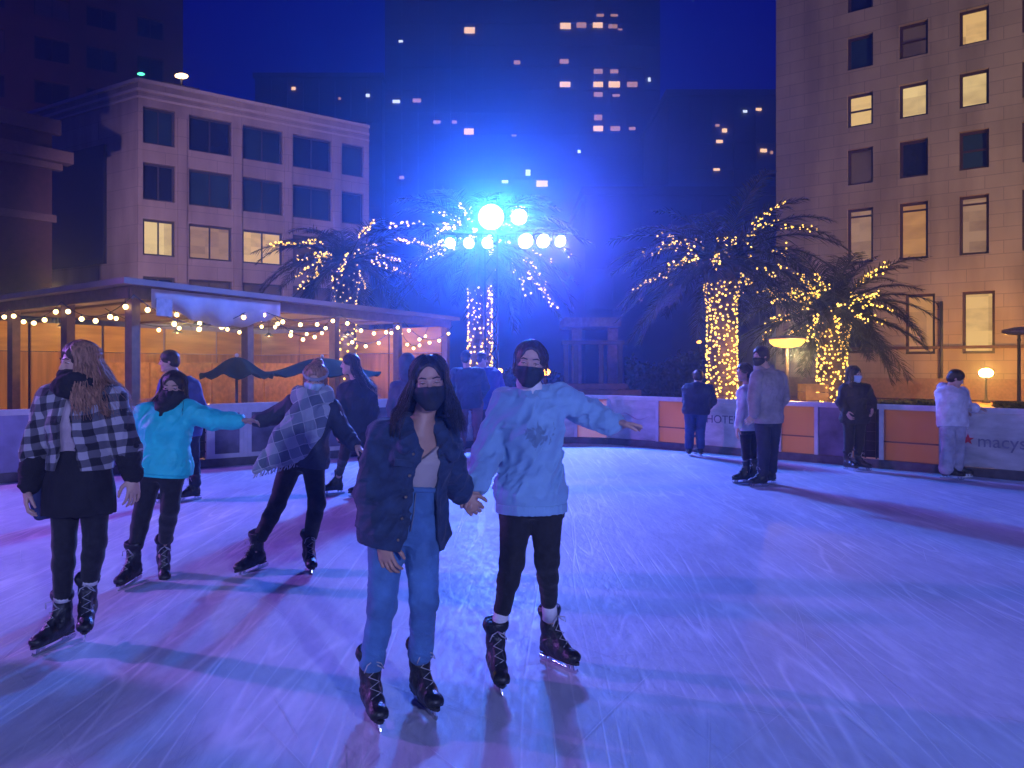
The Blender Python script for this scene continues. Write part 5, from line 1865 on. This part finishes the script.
def buildings():
    glass = mat('dark_glass', (.012, .018, .035), rough=.08, var=.3, scale=.4, bump=0, spec=.8)
    glass2 = mat('teal_glass', (.02, .045, .06), rough=.1, var=.4, scale=.5, bump=0, spec=.8)
    dimg = window_glow('room_dim', (.30, .16, .10), .22, 3, .9)
    lit = [window_glow('room_lit_%s' % s, c, e, i * 1.7, sc) for i, (s, c, e, sc) in enumerate(
        (('amber', (1, .60, .20), .85, .8), ('gold', (1, .64, .22), .9, .7), ('soft', (.9, .5, .26), .42, .9), ('orange', (1, .46, .12), .55, .6), ('cream', (1, .70, .28), .95, .5)))]
    frm = mat('window_frame_dark', (.05, .04, .045), rough=.5, bump=0)
    # ---- pale four storey block on the left
    O = V((138 - 512) / F * 45, 45.0); d = V(.8, .6); n = V(.6, -.8)
    st = coursed(mat('block_render', (.38, .30, .30), rough=.85, var=.1, scale=.35, bump=.3, bscale=4), -36.87, 3.0, 1.1, tint=.06)
    root = empty('office_block', (O[0], O[1], 0), 'pale four storey block with wide square windows, some lit, behind the tent', 'building', 'buildings round the square')
    T = lambda px: ray_hit(px, O, d)
    y0 = O[1] + d[1] * T(159)
    Z = lambda py: zat(py, y0)
    wins = []
    rows = [(108.6, 145), (164, 201), (220, 256), (277, 318)]
    cols = [(143, 175), (189, 232), (243, 283), (293, 332), (342, 364)]
    for r, (a, b) in enumerate(rows):
        for c, (p, q) in enumerate(cols):
            m = glass if (r + c) % 2 else glass2
            if r == 2: m = (lit[4], lit[2], lit[0], dimg, dimg)[c]
            if r == 3: m = (glass, dimg, dimg, dimg, glass)[c]
            if r == 1 and c in (1, 2, 3): m = glass2
            wins.append((T(p), T(q), Z(b), Z(a), m, 1 if c == 4 else 2, 0))
    L = T(369); zt = Z(86)
    w = MB()
    facade(w, root, O, d, n, L, 0, zt, wins, None, frame=frm, inset=.35)
    fl = nrm(V(-11.4, 6.8))
    back = O + fl * 16
    A_, B_ = O + d * L, O + d * L + V(-.6, .8) * 14
    # flank, back and roof
    w._add([(*O, 0), (*back, 0), (*back, zt), (*O, zt)], [(1, 0, 3, 2)], False)
    w._add([(*A_, 0), (*B_, 0), (*B_, zt), (*A_, zt)], [(0, 1, 2, 3)], False)
    w._add([(*B_, 0), (*back, 0), (*back, zt), (*B_, zt)], [(0, 1, 2, 3)], False)
    w._add([(*(O + .02 * d), zt - .3), (*A_, zt - .3), (*B_, zt - .3), (*back, zt - .3)], [(0, 1, 2, 3)], False)
    w.build('wall', st, root)
    D = V(*d, 0); NN = V(*n, 0); FL = V(*fl, 0); fn = V(-fl[1], fl[0], 0)
    if fn[1] > 0: fn = -fn
    q = MB()
    for z, hh, pr in ((zt + .1, .2, .16), (zt - .42, .16, .10), (zt - .85, .12, .08)):
        q.box(V(*(O + d * L / 2), z) + NN * (pr / 2 - .01), (L, pr, hh), ax=(D, -NN, V(0, 0, 1)))
        q.box(V(*(O + fl * 8), z) + fn * (pr / 2 - .01), (16, pr, hh), ax=(FL, np.cross(V(0, 0, 1), FL), V(0, 0, 1)))
    q.build('cornice', mat('cornice_stone', (.5, .42, .42), rough=.8, var=.1), root)
    q = MB()
    for c in (182, 237.5, 288, 337):
        t = T(c); q.box(V(*(O + d * t), zt / 2 - .8) + NN * .06, (.5, .12, zt - 1.7), ax=(D, -NN, V(0, 0, 1)))
    q.build('pilaster', st, root)
    q = MB(); q.box(V(*(O + fl * 8.2), Z(201)) + fn * .1, (10.2, .2, 7.2), ax=(FL, np.cross(V(0, 0, 1), FL), V(0, 0, 1)))  # flat dark blue rectangle set against the side wall
    tag(q.build('dark_rectangle', mat('rectangle_navy', (.012, .014, .04), rough=.35, var=.3), root), 'dark blue rectangle on the side wall')
    q = MB()
    for t, ww, hh in ((3, 2.2, 1.5), (6.2, 1.2, .9), (10, 2.6, 1.1), (12.4, 1, .8)):
        q.box(V(*(O + d * t + V(-.6, .8) * 3.2), zt + hh / 2 - .3), (ww, 1.4, hh), ax=(D, -NN, V(0, 0, 1)))
    q.build('roof_plant', mat('roof_plant', (.12, .1, .12), rough=.7), root)
    for px, py, nm, lab in ((181.5, 76, glow('beacon_warm', (1, .6, .25), 8), 'small warm lamp on the roof edge of the pale block'), (141, 74, glow('beacon_green', (.1, 1, .5), 3), 'tiny green lamp on the roof of the pale block')):
        t = T(px); yy = O[1] + d[1] * t + 1.2
        p = W(px, py, yy)
        rt = empty('roof_lamp', (p[0], p[1], zt - .3), lab, 'lamp', 'roof lamps')
        q = MB(); q.tube([(p[0], p[1], zt - .3), (p[0], p[1], p[2] - .1)], .05, 6); q.build('stem', SOLE, rt)
        q = MB(); q.ball(p, .26 if px > 160 else .14, 10, 6, (1.6, 1, .6)); q.build('globe', nm, rt)
    # ---- small red brick building at the left edge
    O = V((52 - 512) / F * 37, 37.0); d = nrm(V(-.61, -.79)); n = V(.79, -.61)
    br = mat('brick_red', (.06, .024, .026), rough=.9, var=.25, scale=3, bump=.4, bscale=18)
    tr = mat('brick_trim', (.12, .075, .075), rough=.85, var=.15)
    root = empty('brick_building', (O[0], O[1], 0), 'dark red brick building with stepped stone cornices at the left edge', 'building', 'buildings round the square')
    zt = zat(134, 37)
    w = MB(); Lr = 15
    ws = []
    for t in (4, 7.5, 11): ws += [(t, t + 1.4, 3.2, 5.6, glass, 1, .5), (t, t + 1.4, 8.2, 10.2, glass, 1, .5)]
    facade(w, root, O, d, n, Lr, 0, zt, ws, None, frame=frm)
    bk = O + V(-.79, .61) * 10
    e = O + d * Lr; e2 = bk + d * Lr
    w._add([(*O, 0), (*bk, 0), (*bk, zt), (*O, zt)], [(0, 1, 2, 3)], False)
    w._add([(*O, zt), (*bk, zt), (*e2, zt), (*e, zt)], [(0, 1, 2, 3)], False)
    w._add([(*e, 0), (*e2, 0), (*e2, zt), (*e, zt)], [(0, 1, 2, 3)], False)
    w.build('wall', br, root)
    D = V(*d, 0); NN = V(*n, 0)
    for z, hh, pr in ((zt + .3, .7, .3), (zt - 1.15, .55, .7), (zt - 1.6, .3, .35), (zat(219, 37), .35, .15)):
        q = MB(); q.box(V(*(O + d * (Lr / 2 - pr / 2)), z) + NN * (pr / 2 - .01), (Lr + pr, pr, hh), ax=(D, -NN, V(0, 0, 1))); q.build('cornice', tr, root)
    # ---- brown tower behind
    O = V((183 - 512) / F * 88, 88.0); d = nrm(V(-.85, -.53)); n = nrm(V(.53, -.85))
    bt = mat('tower_brown', (.16, .085, .085), rough=.9, var=.2, scale=.3, bump=.3, bscale=3)
    root = empty('brown_tower', (O[0], O[1], 0), 'dark brown brick tower with unlit windows rising at top left', 'building', 'buildings round the square')
    T = lambda px: ray_hit(px, O, d)
    yb = O[1] + d[1] * T(150)
    ws = []
    pale = mat('blind_mauve', (.16, .1, .13), rough=.6, bump=0)
    for r, (a, b) in enumerate(((-62, -40), (-22, -2), (18, 38), (57, 79), (98, 120), (138, 160), (180, 200))):
        for c, (p, q) in enumerate(((137, 164), (86, 117), (34, 70), (-30, 5), (-110, -70))):
            ws.append((T(p) if T(p) < T(q) else T(q), max(T(p), T(q)), zat(b, yb), zat(a, yb), pale if (r * 3 + c) % 4 == 0 else glass, 2, 0))
    w = MB(); Lr = T(-200)
    facade(w, root, O, d, n, Lr, 0, 75, ws, None, frame=frm, inset=.4)
    bk = O + V(-.53, .85) * 12
    w._add([(*O, 0), (*bk, 0), (*bk, 75), (*O, 75)], [(0, 1, 2, 3)], False)
    w.build('wall', bt, root)
    # ---- stone tower on the right
    O = V((776 - 512) / F * 42, 42.0); d = V(.8, -.6); n = V(-.6, -.8)
    st = coursed(mat('tower_stone', (.39, .305, .235), rough=.9, var=.08, scale=.5, bump=.3, bscale=5), 36.87, 1.5, .62)
    fr2 = mat('window_frame_red', (.055, .022, .02), rough=.5, bump=0)
    root = empty('stone_tower', (O[0], O[1], 0), 'tall beige stone tower with square windows, several lit, on the right', 'building', 'buildings round the square')
    T = lambda px: ray_hit(px, O, d)
    y0 = O[1] + d[1] * T(860)
    Z = lambda py: zat(py, y0)
    y2 = O[1] + d[1] * T(978)
    cols = [(847, 873), (899, 928), (959, 989), (1022, 1054), (1090, 1124)]
    rows = [(-82, -48), (-24, 10), (35, 68), (93, 126), (148, 184), (208, 263)]
    tab = {(0, 1): lit[4], (1, 0): glass, (1, 1): glass, (1, 2): lit[2], (2, 0): glass2, (2, 1): dimg, (2, 2): lit[0], (2, 3): dimg, (3, 0): lit[1], (3, 1): lit[4], (3, 2): lit[4], (3, 3): lit[1],
           (4, 0): dimg, (4, 1): glass, (4, 2): glass2, (4, 3): glass, (5, 0): lit[2], (5, 1): lit[3], (5, 2): lit[2], (5, 3): lit[3]}
    ws = []
    for r, (a, b) in enumerate(rows):
        for c, (p, q) in enumerate(cols):
            ws.append((T(p), T(q), Z(b), Z(a), tab.get((r, c), glass), 1, .86 if r == 5 else (.5 if (r + c) % 3 == 0 else 0)))
    for p, q, m in ((905, 935, lit[3]), (962, 995, lit[0]), (1026, 1060, lit[3]), (1096, 1130, glass)):
        ws.append((T(p), T(q), zat(353.5, y2), zat(291, y2), m, 1, 0))
    for p, q in ((845, 873),):
        ws.append((T(p), T(q), zat(352, y2), zat(291, y2), glass, 1, 0))
    w = MB(); Lr = T(1180)
    facade(w, root, O, d, n, Lr, 0, 62, ws, None, frame=fr2, inset=.34, fw=.13)
    e = O + d * Lr; bk, e2 = O + V(.6, .8) * 16, e + V(.6, .8) * 16
    w._add([(*O, 0), (*bk, 0), (*bk, 62), (*O, 62)], [(0, 1, 2, 3)], False)
    w._add([(*e, 0), (*e2, 0), (*e2, 62), (*e, 62)], [(0, 1, 2, 3)], False)
    w._add([(*O, 62), (*e, 62), (*e2, 62), (*bk, 62)], [(0, 1, 2, 3)], False)
    w.build('wall', st, root)
    D = V(*d, 0); NN = V(*n, 0)
    q = MB(); q.box(V(*(O + d * Lr / 2), zat(347, y2)) + NN * .1, (Lr, .2, .14), ax=(D, -NN, V(0, 0, 1))); q.build('string_course', mat('course_dark', (.09, .035, .03), rough=.7), root)
    q = MB(); q.box(V(*(O + d * Lr / 2), .5) + NN * .12, (Lr, .24, 1.0), ax=(D, -NN, V(0, 0, 1))); q.build('plinth', mat('plinth_stone', (.24, .15, .11), rough=.85, var=.2), root)
    q = MB(); q.tube([V(*(O + d * T(942)), 0) + NN * .15, V(*(O + d * T(942)), zat(300, y2)) + NN * .15], .07, 8); q.build('downpipe', SOLE, root)
    # ---- far towers lost in the blue
    far = mat('far_concrete', (.20, .2, .22), rough=.9, var=.15, scale=.1, bump=.1)
    win = [glow('far_window_warm', (1, .58, .30), 2.0), glow('far_window_dim', (.9, .45, .34), .8), glow('far_window_pale', (.75, .85, 1), 2.0)]

    def block(label, px0, px1, y, top, lights, depth=20, cols=0):
        x0, x1 = (px0 - 512) / F * y, (px1 - 512) / F * y
        rt = empty('high_rise', ((x0 + x1) / 2, y, 0), label, 'building', 'far high rises')
        b = MB(); zt = zat(top, y)
        b.box(((x0 + x1) / 2, y + depth / 2, zt / 2), (x1 - x0, depth, zt)); b.build('wall', far, rt)
        b = MB()
        nfl = int(zt / 3.6)
        for i in range(1, nfl): b.box(((x0 + x1) / 2, y - .1, i * 3.6), (x1 - x0 - .4, .2, .9))
        b.build('spandrel', far, rt)
        b = MB()
        nv = int((x1 - x0) / 2.6)
        for i in range(1, nv): b.box((x0 + (x1 - x0) * i / nv, y - .12, zt / 2), (.28, .3, zt - 1))
        b.build('fins', far, rt)
        if zt < 60:
            b = MB(); b.box(((x0 + x1) / 2, y + depth / 2, zt + .4), (x1 - x0 + .6, depth + .6, .8)); b.build('parapet', far, rt)
        for px, py, ww, hh, k in lights:
            c = W(px, py, y)
            q = MB(); s = y / F
            q.box(c + V(0, -.26, 0), (ww * s * .8, .08, hh * s * .75)); q.build('window', win[k], rt)
    block('huge office tower lost in blue haze, a few windows lit', 385, 660, 125, -140, [
        (469.6, 31, 13, 8, 0), (565.4, 26.6, 13, 8, 0), (581.3, 25.8, 12, 7, 1), (597.6, 25.8, 12, 7, 0), (612.7, 27, 11, 5, 1), (600, 16, 9, 3.5, 1), (614, 16, 9, 3, 1), (564, 62, 11, 6, 1),
        (565, 85, 13, 7, 0), (598, 72, 11, 6, 1), (614, 72, 10, 5, 1), (598, 85, 12, 7, 0), (614, 85, 14, 8, 0), (632, 85, 13, 7, 1), (598, 95, 11, 6, 1), (616, 96, 9, 3, 1), (598, 118, 10, 7, 1),
        (598, 129, 12, 7, 0), (615, 129, 12, 6, 1), (632, 129, 8, 4, 1), (517, 63, 8, 5, 1), (469, 132, 12, 8, 0), (454.5, 122.5, 6, 4, 1), (437, 122.5, 9, 4, 1), (417, 101, 10, 5, 1), (396.5, 102, 9, 4, 2),
        (401, 42, 5, 3, 2), (579, 152, 4, 4, 2), (649, 80, 3, 5, 2), (542, 184, 14, 8, 0), (528, 173, 6, 8, 2), (505, 182, 8, 4, 2), (620, 30, 5, 2, 1), (514, 136, 6, 2.5, 1), (402, 178, 6, 4, 1)], 30)
    block('dark stepped high rise between the blue tower and the stone tower', 668, 800, 105, 96, [
        (744.6, 112, 5, 3, 2), (758, 110, 7, 3.5, 0), (717, 126, 5, 3, 1), (724, 131, 6, 5, 0), (719, 142, 8, 4, 0), (763, 151, 8, 4.5, 0), (716, 170, 8, 3, 0), (771, 153, 3, 4, 1)], 20)
    block('low dark building with a flat roof behind the palms', 585, 790, 70, 196, [(640, 300, 5, 3, 1), (671, 285, 5, 3, 1)], 20)
    block('narrow dark high rise above the pale four storey block', 255, 382, 130, 78, [(294, 89, 5, 4, 0), (368, 96, 5, 4, 2), (340, 99, 3, 3, 1)], 20)


# ------------------------------------------------------------------ street furniture
def lamps():
    def post(name, label, px, py, y, style, col=(1, .5, .13), w=0, r=.16, group='street lamps round the square', ground=0.0):
        p = W(px, py, y)
        rt = empty('street_lamp', (p[0], p[1], 0), label, 'street lamp', group)
        q = MB()
        q.lathe((p[0], p[1], 0), [(.16, 0), (.16, .1), (.07, .16), (.05, .3), (.042, p[2] - .3), (.06, p[2] - .26), (.04, p[2] - .22), (.035, p[2] - (.02 if style == 'saucer' else r))], 12)
        q.build('pole', SOLE, rt)
        if style == 'globe':
            q = MB(); q.ball(p, r, 16, 10, (1, 1, .72)); q.build('globe', glow('globe_glow_%d' % w, (1, .40, .045), max(8, w / (PI * 4 * PI * r * r * .8)), w > 0), rt)
            q = MB(); q.lathe(p, [(r * .5, -r * .78), (r * .6, -r * .62), (r * .45, -r * .55)], 14); q.build('collar', SOLE, rt)
        elif style == 'saucer':
            q = MB(); q.lathe(p, [(.05, .12), (.16, .10), (.42, .035), (.43, .02), (.41, .015), (.05, .08)], 24); q.build('lamp_shade', mat('shade_metal', (.25, .2, .16), rough=.4), rt)
            if w:
                q = MB(); q.lathe(p, [(.40, .005), (.39, -.06), (.3, -.14), (.1, -.18)], 24); q.build('bowl', glow('bowl_glow', (1, .50, .07), 3.0), rt)
            else:
                q = MB(); q.lathe(p, [(.43, .005), (.42, -.05), (.3, -.1), (.1, -.12)], 24); q.build('bowl', mat('bowl_unlit', (.3, .28, .3), rough=.3), rt)
        if w and style == 'saucer': lamp('POINT', p + V(0, -.42, -.36), (1, .48, .12), w, .03)
    post('l', 'low globe lamp glowing against the stone tower, right of the white hoodie', 986, 373, 33.2, 'globe', w=950, r=.27)
    post('l', 'lit saucer lamp on a pole between the two bright palms', 787, 340, 18, 'saucer', w=290)
    post('l', 'unlit saucer lamp cut by the right edge', 1019, 331, 22, 'saucer')
    post('l', 'bright street lamp above the left end of the tent', 57, 291, 25, 'globe', w=160, r=.12)
    post('l', 'small warm lamp glowing beside the cheek of the blue sweatshirt', 545, 372, 21, 'globe', w=10, r=.14)
    post('l', 'small dim lamp left of the blue sweatshirt hair', 499, 371, 24, 'globe', w=0, r=.12)
    post('l', 'tiny warm lamp left of the thick wrapped palm', 699, 342, 34, 'globe', w=0, r=.10)


def floodlights():
    bk = mat('fixture_black', (.015, .015, .018), rough=.5, bump=.1)
    X, Y = (491 - 512) / F * 19, 19.3
    root = empty('light_mast', (X, Y, 0), 'dark truss mast carrying blue floodlights behind the rink corner', 'light mast')
    q = MB()
    for sx, sy in ((-1, -1), (1, -1), (1, 1), (-1, 1)): q.tube([(X + sx * .15, Y + sy * .15, 0), (X + sx * .15, Y + sy * .15, 5.75)], .025, 6)
    z = .1
    while z < 5.5:
        for (a, b) in (((-1, -1), (1, -1)), ((1, -1), (1, 1)), ((1, 1), (-1, 1)), ((-1, 1), (-1, -1))):
            q.tube([(X + a[0] * .15, Y + a[1] * .15, z), (X + b[0] * .15, Y + b[1] * .15, z + .4)], .012, 4)
        z += .4
    q.build('mast', bk, root)
    q = MB(); q.tube([(X - 1.25, Y - .2, 4.88), (X + 2.0, Y - .2, 4.88)], .03, 8); q.build('crossbar', bk, root)
    q = MB(); q.tube([(X - .4, Y - .2, 5.6), (X + 1.0, Y - .2, 5.6)], .03, 8); q.build('crossbar', bk, root)
    q = MB(); q.box((X, Y, .05), (1.4, 1.4, .1)); q.build('base_plate', bk, root)

    def can(label, p, aim, r, col, strength, watts, ecol, spot=105):
        p = V(*p); aim = V(*aim)
        f = nrm(aim - p); a = nrm(np.cross(f, V(0, 0, 1))); u = np.cross(a, f)
        rt = empty('floodlight', p, label, 'floodlight', 'floodlights on masts round the rink')
        q = MB(); q.lathe(p, [(r * .55, -.34), (r * .75, -.3), (r * .95, -.1), (r * 1.12, .0), (r * 1.12, .05), (r * 1.02, .05), (r * 1.02, -.02)], 20, (a, u, f)); q.build('housing', bk, rt)
        q = MB(); q.lathe(p, [(r, .0), (r * .98, .012), (r * .7, .03), (r * .2, .038)], 20, (a, u, f)); q.build('lens', glow('lens_' + ecol[0], ecol[1], strength), rt)
        q = MB(); q.tube([p + a * r * 1.2 - f * .1, p + a * r * 1.2 + V(0, 0, .16 + r * .4), p + V(0, 0, .22 + r * .5), p - a * r * 1.2 + V(0, 0, .16 + r * .4), p - a * r * 1.2 - f * .1], .014, 6); q.build('yoke', bk, rt)
        lamp('SPOT', p + f * .08, col, watts, r * .9, aim, spot, .5)
    names = ['second', 'third', 'fourth']
    can('largest floodlight, blinding blue-white, at the top of the mast', W(491, 217, 19), (0, 3.5, 0), .30, (.03, .21, 1), 60, 8000, ('white', (.62, .85, 1)), 115)
    can('smaller white floodlight right of the blinding one at the top of the mast', W(519, 217, 19), (2, 4, 0), .19, (.06, .18, 1), 30, 1500, ('cool', (.75, .85, 1)))
    for px, lab in ((450.5, 'outermost left floodlight on the lower crossbar'), (469, 'middle one of the three left floodlights on the lower crossbar'), (487.5, 'left floodlight next to the mast on the lower crossbar')):
        can(lab, W(px, 243, 19), (-4 + (px - 469) * .05, 5, 0), .13, (.10, .14, 1), 30, 700, ('cool', (.75, .85, 1)))
    for px, rr, lab in ((525.5, .18, 'largest of the three right floodlights on the lower crossbar'), (543, .165, 'middle one of the three right floodlights on the lower crossbar'), (560, .14, 'outermost right floodlight on the lower crossbar')):
        can(lab, W(px, 241, 19), (5 + (px - 543) * .06, 6, 0), rr, (.24, .12, 1), 30, 900, ('violet', (.85, .82, 1)))
    # masts out of the picture: left side, plus two fills added for the skaters' fronts
    for mx, my, mz, lab, aim, col, wt in ((-12.5, 7.6, 4.6, 'mast at the left side of the rink', (0, 5, 0), (.46, .17, 1), 4000), (-8.5, -5.5, 4.0, 'mast added behind the viewer as front fill', (1, 7, 1), (.40, .46, 1), 1100),
                                          (6.0, -8.5, 4.4, 'mast added at the near right as front fill', (-1, 7, 1), (.37, .43, 1), 4600)):
        rt = empty('light_mast', (mx, my, 0), 'light ' + lab, 'light mast')
        q = MB(); q.tube([(mx, my, 0), (mx, my, mz + .4)], .05, 8); q.build('mast', bk, rt)
        q = MB(); q.box((mx, my, .04), (.9, .9, .08)); q.build('base_plate', bk, rt)
        v = nrm(V(*aim) - V(mx, my, mz)) * .35
        can('floodlight on the ' + lab, (mx + v[0], my + v[1], mz), aim, .22, col, 30, wt, ('cool', (.75, .85, 1)), 120)


def extras():
    # planters and boxes behind the right hand boards
    cm = mat('planter_concrete', (.55, .48, .34), rough=.85, var=.15)
    hd = mat('box_hedge_leaf', (.07, .09, .025), rough=.7, var=.5, scale=12, bump=.5, bscale=30)
    for px0, px1, y, lab in ((868, 935, 17.5, 'low planter with a clipped hedge behind the amber panels'), (1000, 1062, 16.5, 'low planter at the right edge behind the boards')):
        x0, x1 = (px0 - 512) / F * y, (px1 - 512) / F * y
        rt = empty('planter', ((x0 + x1) / 2, y, 0), lab, 'planter', 'planters behind the boards')
        q = MB(); q.box(((x0 + x1) / 2, y, .31), (x1 - x0, .6, .62)); q.box(((x0 + x1) / 2, y, .65), (x1 - x0 + .08, .68, .06)); q.build('tub', cm, rt)
        q = MB(); rg = np.random.default_rng(3)
        vs, fs = [], []
        for i in range(2600):
            c = V(x0 + (x1 - x0) * rg.random(), y - .28 + .56 * rg.random(), .67 + .14 * rg.random())
            a = nrm(rg.normal(size=3)); b = nrm(np.cross(a, rg.normal(size=3))); s = .025 + .03 * rg.random()
            k = len(vs); vs += [c - a * s, c + b * s * .6, c + a * s, c - b * s * .6]; fs.append((k, k + 1, k + 2, k + 3))
        q._add(vs, fs, False); q.build('foliage', hd, rt)
    for px, y, lab in ((813, 20.5, 'yellow slatted crate standing under the saucer lamp'), (737, 24, 'small yellow crate behind the couple')):
        x = (px - 512) / F * y
        rt = empty('crate', (x, y, 0), lab, 'crate', 'crates behind the boards')
        ym = mat('crate_yellow', (.55, .36, .10), rough=.7, var=.2, bump=.3)
        q = MB()
        for z in (.2, .5, .8, 1.02): q.box((x, y - .28, z), (.6, .03, .2)); q.box((x, y + .28, z), (.6, .03, .2)); q.box((x - .285, y, z), (.03, .52, .2)); q.box((x + .285, y, z), (.03, .52, .2))
        q.build('slats', ym, rt)
        q = MB()
        for sx in (-1, 1):
            for sy in (-1, 1): q.box((x + sx * .25, y + sy * .245, .56), (.04, .03, 1.12))
        q.build('corner_posts', ym, rt)
    # kiosk frame and steps in the middle distance
    y = 27.0
    km = mat('kiosk_timber', (.12, .08, .06), rough=.7, var=.2)
    px = lambda p: (p - 512) / F * y
    rt = empty('kiosk', (px(592), y, 0), 'open timber kiosk frame with steps, beyond the rink corner', 'kiosk')
    for p, py0 in ((566, 345), (576, 345), (601, 345), (620, 342)):
        q = MB(); q.box((px(p), y, zat(py0, y) / 2), (.16, .16, zat(py0, y))); q.build('post', km, rt)
    q = MB(); q.box((px(593), y, zat(344, y) + .05), (px(624) - px(562), .3, .14)); q.build('beam', km, rt)
    q = MB()
    for i in range(5): q.box((px(590), y - .5 - .4 * (4 - i), .1 + .2 * i - (.1 - .1)), (px(640) - px(548), .42, .2 * (i + 1) if False else .19))
    q.build('steps', mat('steps_brown', (.22, .12, .08), rough=.8, var=.2), rt)
    q = MB(); q.prism([(px(565), y + .2), (px(622), y + .2), (px(622), y + 3), (px(565), y + 3)], zat(326, y), zat(317, y)); q.build('roof', mat('kiosk_roof', (.3, .28, .34), rough=.7), rt)
    for p in (580, 618):
        q = MB(); q.box((px(p), y + 1.5, zat(326, y) / 2), (.35, .35, zat(326, y) - .01)); q.build('column', mat('kiosk_pale', (.38, .3, .4), rough=.8), rt)
    # dark clipped hedge along the far side
    hd2 = mat('hedge_dark', (.03, .045, .025), rough=.8, var=.5, scale=5, bump=.5)
    rg = np.random.default_rng(9)
    for a, b, y, zt, lab in ((628, 702, 26, 1.9, 'dark hedge beyond the boards, left of the thick wrapped palm'), (498, 560, 29, 1.5, 'dark hedge beyond the rink corner')):
        x0, x1 = (a - 512) / F * y, (b - 512) / F * y
        q = MB(); vs, fs = [], []
        for i in range(5200):
            c = V(x0 + (x1 - x0) * rg.random(), y + .7 * rg.random(), 0)
            top = zt * (.9 + .12 * math.sin(c[0] * 2.3) + .06 * rg.normal()); c[2] = top * rg.random() ** .7
            u = nrm(rg.normal(size=3)); v = nrm(np.cross(u, rg.normal(size=3))); s = .06 + .06 * rg.random()
            k = len(vs); vs += [c - u * s, c + v * s * .6, c + u * s, c - v * s * .6]; fs.append((k, k + 1, k + 2, k + 3))
        q._add(vs, fs, False); o = q.build('hedge', hd2); tag(o, lab, 'hedge', 'hedges round the rink')
    umbrella('green umbrella with a pale finial, dome above the left boards', (228 - 512) / F * 12.6 + .0, 13.0, zat(376, 12.8), zat(357, 12.8), .60)
    umbrella('larger green umbrella half hidden behind the checked scarf', (322 - 512) / F * 15, 15.0, zat(374, 15), zat(358, 15), 1.12)


def sky_and_haze():
    w = bpy.data.worlds.new('World'); SC.world = w; w.use_nodes = True
    nt = w.node_tree; N, L = nt.nodes, nt.links
    bg = N['Background']
    bg.inputs['Color'].default_value = (.002, .004, .40, 1)
    bg.inputs['Strength'].default_value = .55
    hz = MB(); hz.box((0, 85, 45), (460, 290, 98)); o = hz.build('haze', None)
    o.data.materials.clear()
    m = bpy.data.materials.new('haze'); nt, N, L = nodes_of(m); N.clear()
    out = N.new('ShaderNodeOutputMaterial'); v = N.new('ShaderNodeVolumePrincipled')
    v.inputs['Color'].default_value = (.35, .55, 1, 1); v.inputs['Density'].default_value = .0058; v.inputs['Anisotropy'].default_value = .865
    L.new(v.outputs[0], out.inputs['Volume'])
    o.data.materials.append(m)
    o['kind'] = 'stuff'


def facade_wash():
    # spots added out of view to brighten the facades, standing in for city glow
    bk = mat('fixture_black', (.015, .015, .018), rough=.5, bump=.1)
    for i, (p, aim, col, wt, sp, lab) in enumerate((
            ((24, 12, 5), (20, 38, 17), (1, .72, .50), 25000, 95, 'added spot on a post, brightening the stone tower from out of view'),
            ((-17, 20, 5), (-15, 49, 10), (.88, .58, .80), 38000, 52, 'added spot on a post, brightening the pale block from out of view'),
            ((-66, 60, 6), (-40, 80, 40), (1, .38, .46), 12000, 80, 'added spot on a post, brightening the brown tower from out of view'))):
        rt = empty('added_facade_spot', (p[0], p[1], 0), lab, 'floodlight', 'added facade spots')
        q = MB(); q.tube([(p[0], p[1], 0), (p[0], p[1], p[2] - .15)], .06, 8); q.build('pole', bk, rt)
        q = MB(); q.box((p[0], p[1], p[2] - .08), (.5, .4, .14)); q.build('housing', bk, rt)
        lamp('SPOT', (p[0], p[1], p[2] + .05), col, wt, .2, aim, sp, .8)


setting()
tent()
buildings()
lamps()
floodlights()
extras()
facade_wash()
palm('palm at the left whose trunk shows through the tent lights', 'fairy lights on the fronds of the palm above the tent', 346, 25, 4.9, .33, 2.7, 1.2, 46, 3, 20, 150)
palm('tall palm behind the floodlights with a lit trunk', 'fairy lights on the palm behind the floodlights', 480, 22, 5.0, .33, 3.0, .5, 54, 5, 32, 300, zlit=3.9)
palm('thick palm wrapped in lights with a wide crown, left of the saucer lamp', 'fairy lights wound round the thick palm trunk', 722, 19.5, 4.15, .36, 2.9, .4, 60, 8, 36, 620, zlit=3.75)
palm('shorter thick palm wrapped in lights in front of the stone tower', 'fairy lights on the shorter palm by the stone tower', 832, 20.5, 2.95, .36, 2.5, .4, 56, 12, 32, 460, zlit=2.8)
sky_and_haze()
sweatshirt_girl(); denim_girl(); plaid_girl(); teal_girl(); scarf_girl(); others(); outside_skater()
SC.view_settings.view_transform = 'Standard'
SC.view_settings.look = 'None'
SC.view_settings.exposure = 0
SC.view_settings.gamma = 1
cy = SC.cycles
cy.use_denoising = True
try: cy.denoiser = 'OPENIMAGEDENOISE'
except Exception: pass
cy.max_bounces = 5; cy.diffuse_bounces = 2; cy.glossy_bounces = 2; cy.transmission_bounces = 3; cy.volume_bounces = 0; cy.transparent_max_bounces = 8
cy.sample_clamp_indirect = 4
cy.use_light_tree = True
